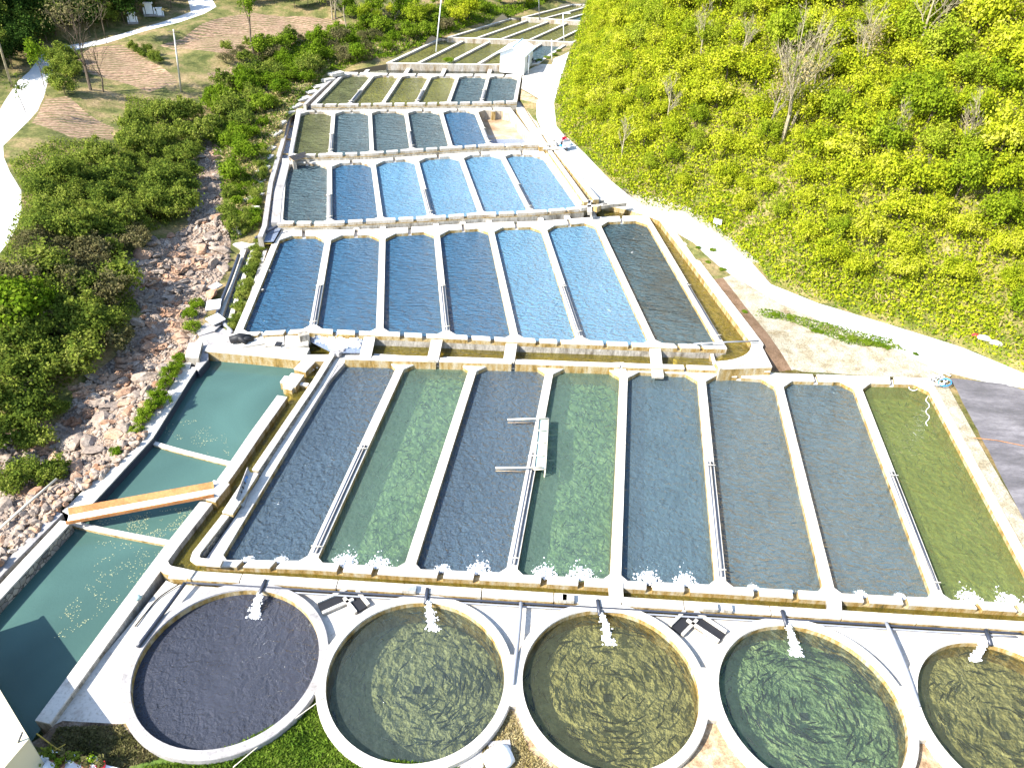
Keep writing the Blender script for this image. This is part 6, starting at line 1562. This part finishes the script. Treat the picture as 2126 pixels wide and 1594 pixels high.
# grass and weeds as ground cover on the banks
def px_area(poly):
    w_ = [hit(a, b)[:2] for a, b in poly]
    def fn(n, rr):
        lo, hi = np.min(w_, 0), np.max(w_, 0); out = np.zeros((0, 2))
        while len(out) < n:
            c = rr.uniform(lo, hi, (n * 3, 2)); out = np.r_[out, c[inside(w_, c[:, 0], c[:, 1])]]
        return out[:n]
    return fn
ground_cover('gravel_weeds', 'sparse weeds on the pale gravel beside the road', 2600, px_area([(1580, 640), (1650, 655), (1850, 705), (1880, 728), (1760, 715), (1640, 668), (1560, 655)]), 0, 0.12, 0.09, M['leaf_grass'], 58, 1.0)
ground_cover('bank_grass', 'grass covering the bank between stream and ponds', 30000, px_area([(440, 300), (450, 190), (540, 140), (700, 130), (640, 190), (600, 236), (572, 290), (550, 370), (536, 480), (480, 500), (465, 420)]), 0, 0.5, 0.11, M['leaf_grass'], 51, 1.5)
ground_cover('bank_straw', 'dry straw grass on the bank beside the ponds', 16000, px_area([(460, 330), (520, 200), (560, 150), (760, 100), (900, 70), (830, 112), (690, 140), (600, 232), (545, 360), (520, 470), (480, 470)]), 0, 0.6, 0.12, M['leaf_dry'], 52, 2.0)
ground_cover('left_undergrowth', 'low undergrowth of the left bank', 40000, px_area([(0, 540), (50, 400), (20, 340), (110, 290), (260, 300), (260, 200), (420, 220), (430, 290), (390, 440), (250, 520), (290, 650), (190, 760), (100, 860), (0, 890)]), 0, 0.7, 0.13, M['leaf_green'], 53)
ground_cover('far_grass', 'grass on the far weedy bank', 24000, px_area([(520, 125), (700, 60), (760, 40), (1180, 2), (1050, 28), (930, 72), (800, 122), (690, 145), (560, 165)]), 0, 0.6, 0.15, M['leaf_lime'], 54, 1.2)
ground_cover('yard_grass', 'short bright grass between the first and second round tanks', 26000, px_area([(652, 1440), (600, 1490), (500, 1540), (400, 1580), (300, 1590), (330, 1680), (900, 1680), (960, 1590), (720, 1570), (690, 1500)]), 0, 0.14, 0.06, M['leaf_grass'], 55, 1.5)
ground_cover('yard_straw', 'dry straw scattered between the second and third round tanks', 9000, px_area([(1062, 1470), (1000, 1560), (980, 1680), (1250, 1680), (1100, 1560)]), 0, 0.08, 0.05, M['leaf_dry'], 56, 2.5)
ground_cover('yard_weeds', 'dry weeds on the dirt below the settling pond wall', 5000, px_area([(120, 1510), (250, 1505), (330, 1575), (230, 1600), (100, 1550)]), 0, 0.1, 0.06, M['leaf_olive'], 57, 1.5)

# ------------------------------------------------------------------ fish
def fish_mesh(bend):
    secs = [(0.5, 0.005, 0.01), (0.42, 0.05, 0.055), (0.25, 0.066, 0.09), (0.0, 0.066, 0.095), (-0.25, 0.04, 0.06), (-0.40, 0.02, 0.035)]
    v, f = [], []
    for x, w_, h_ in secs:
        y0 = bend * (x - 0.1) ** 2 * (1 if x < 0.1 else 0.3)
        for k in range(6):
            a = 2 * math.pi * k / 6; v.append((x, y0 + math.cos(a) * w_, math.sin(a) * h_))
    for i in range(5):
        for k in range(6): f.append([i * 6 + k, i * 6 + (k + 1) % 6, (i + 1) * 6 + (k + 1) % 6, (i + 1) * 6 + k])
    o = len(v); yb = bend * 0.25; yt = bend * 0.42
    v += [(-0.38, yb, 0), (-0.56, yt - 0.04, 0.1), (-0.52, yt + 0.05, 0.0), (-0.56, yt - 0.04, -0.1), (0.12, 0.16 + bend * 0.0, -0.04), (0.2, 0.07, -0.03), (0.12, 0.06, -0.03), (0.12, -0.16, -0.04), (0.2, -0.07, -0.03), (0.12, -0.06, -0.03)]
    f += [[o, o + 1, o + 2], [o, o + 2, o + 3], [o + 4, o + 5, o + 6], [o + 7, o + 9, o + 8]]
    me = bpy.data.meshes.new('trout'); me.from_pydata(v, [], f); me.materials.append(M['fish'])
    me.polygons.foreach_set('use_smooth', [True] * len(me.polygons)); return me
fmesh = [fish_mesh(b) for b in (-0.35, -0.12, 0.1, 0.35)]
fr_ = np.random.default_rng(99)
indiv, stuff = [], []
tank_fish = [(1, 130, -0.6), (2, 140, 0.0), (3, 165, 0.0), (4, 95, 0.0)]
for ti, n, bias in tank_fish:
    c, r = tanks[ti]
    for k in range(n):
        rad = r * math.sqrt(fr_.uniform(0.02, 0.93)); a = fr_.uniform(0, 6.28)
        if ti == 1 and fr_.random() < 0.65: a = fr_.normal(-0.25, 0.75)
        p = c + np.array([math.cos(a), math.sin(a)]) * rad
        h_ = a - math.pi / 2 + fr_.normal(0, 0.22)
        d = fr_.uniform(0.05, 0.30)
        q = (p[0], p[1], -0.40 - d, h_, fr_.uniform(0.48, 0.74), ti)
        px_, py_, _ = project(p[0], p[1], -0.5)
        (indiv if (k < (60, 95, 95, 50)[ti - 1] and -10 < px_ < 2130 and py_ < 1600) else stuff).append(q)
for i, n in ((0, 120), (1, 270), (2, 150), (3, 270), (4, 200), (5, 70), (6, 70), (7, 100)):
    g_ = geo[5]
    for k in range(n):
        s, t = fr_.uniform(0.08, 0.92), fr_.uniform(0.05, 0.95)
        if i in (1, 3): s = np.clip(fr_.normal(0.6, 0.2), 0.1, 0.92)
        p = (g_['T'][i] * (1 - s) + g_['T'][i + 1] * s) * (1 - t) + (g_['B'][i] * (1 - s) + g_['B'][i + 1] * s) * t
        u = g_['U'][i]; h_ = math.atan2(u[1], u[0]) + fr_.normal(0, 0.9)
        stuff.append((p[0], p[1], -0.38 - fr_.uniform(0.05, 0.28), h_, fr_.uniform(0.38, 0.6), -1))
for x, y, z, h_, L, ti in indiv:
    o = link('trout', fmesh[int(fr_.integers(0, 4))])
    o.location = (x, y, z); o.rotation_euler = (0, 0, h_); o.scale = (L, L, L)
    tag(o, ['', 'dark trout swimming in the round tank second from the settling pond', 'dark trout circling over the olive floor of the third round tank', 'dark trout swimming in the blue-green fourth round tank', 'dark trout swimming in the fifth round tank'][ti], 'fish', ['', 'trout of the second tank', 'trout of the third tank', 'trout of the fourth tank', 'trout of the fifth tank'][ti])
bvs = [np.array([v.co[:] for v in m.vertices]) for m in fmesh]
tris = []
for p in fmesh[0].polygons:
    q = p.vertices[:]; tris += [(q[0], q[1], q[2])] + ([(q[0], q[2], q[3])] if len(q) == 4 else [])
tris = np.array(tris); Vs, Fs = [], []
for k, (x, y, z, h_, L, ti) in enumerate(stuff):
    b = bvs[k % 4] * L; c, s = math.cos(h_), math.sin(h_)
    Vs.append(np.c_[b[:, 0] * c - b[:, 1] * s + x, b[:, 0] * s + b[:, 1] * c + y, b[:, 2] + z]); Fs.append(tris + k * len(b))
me = npmesh('trout_shoal', np.concatenate(Vs), np.concatenate(Fs)); me.materials.append(M['fish'])
tag(link('trout_shoal', me), 'shoals of dark trout crowding the long raceways and round tanks', 'fish', kind='stuff')
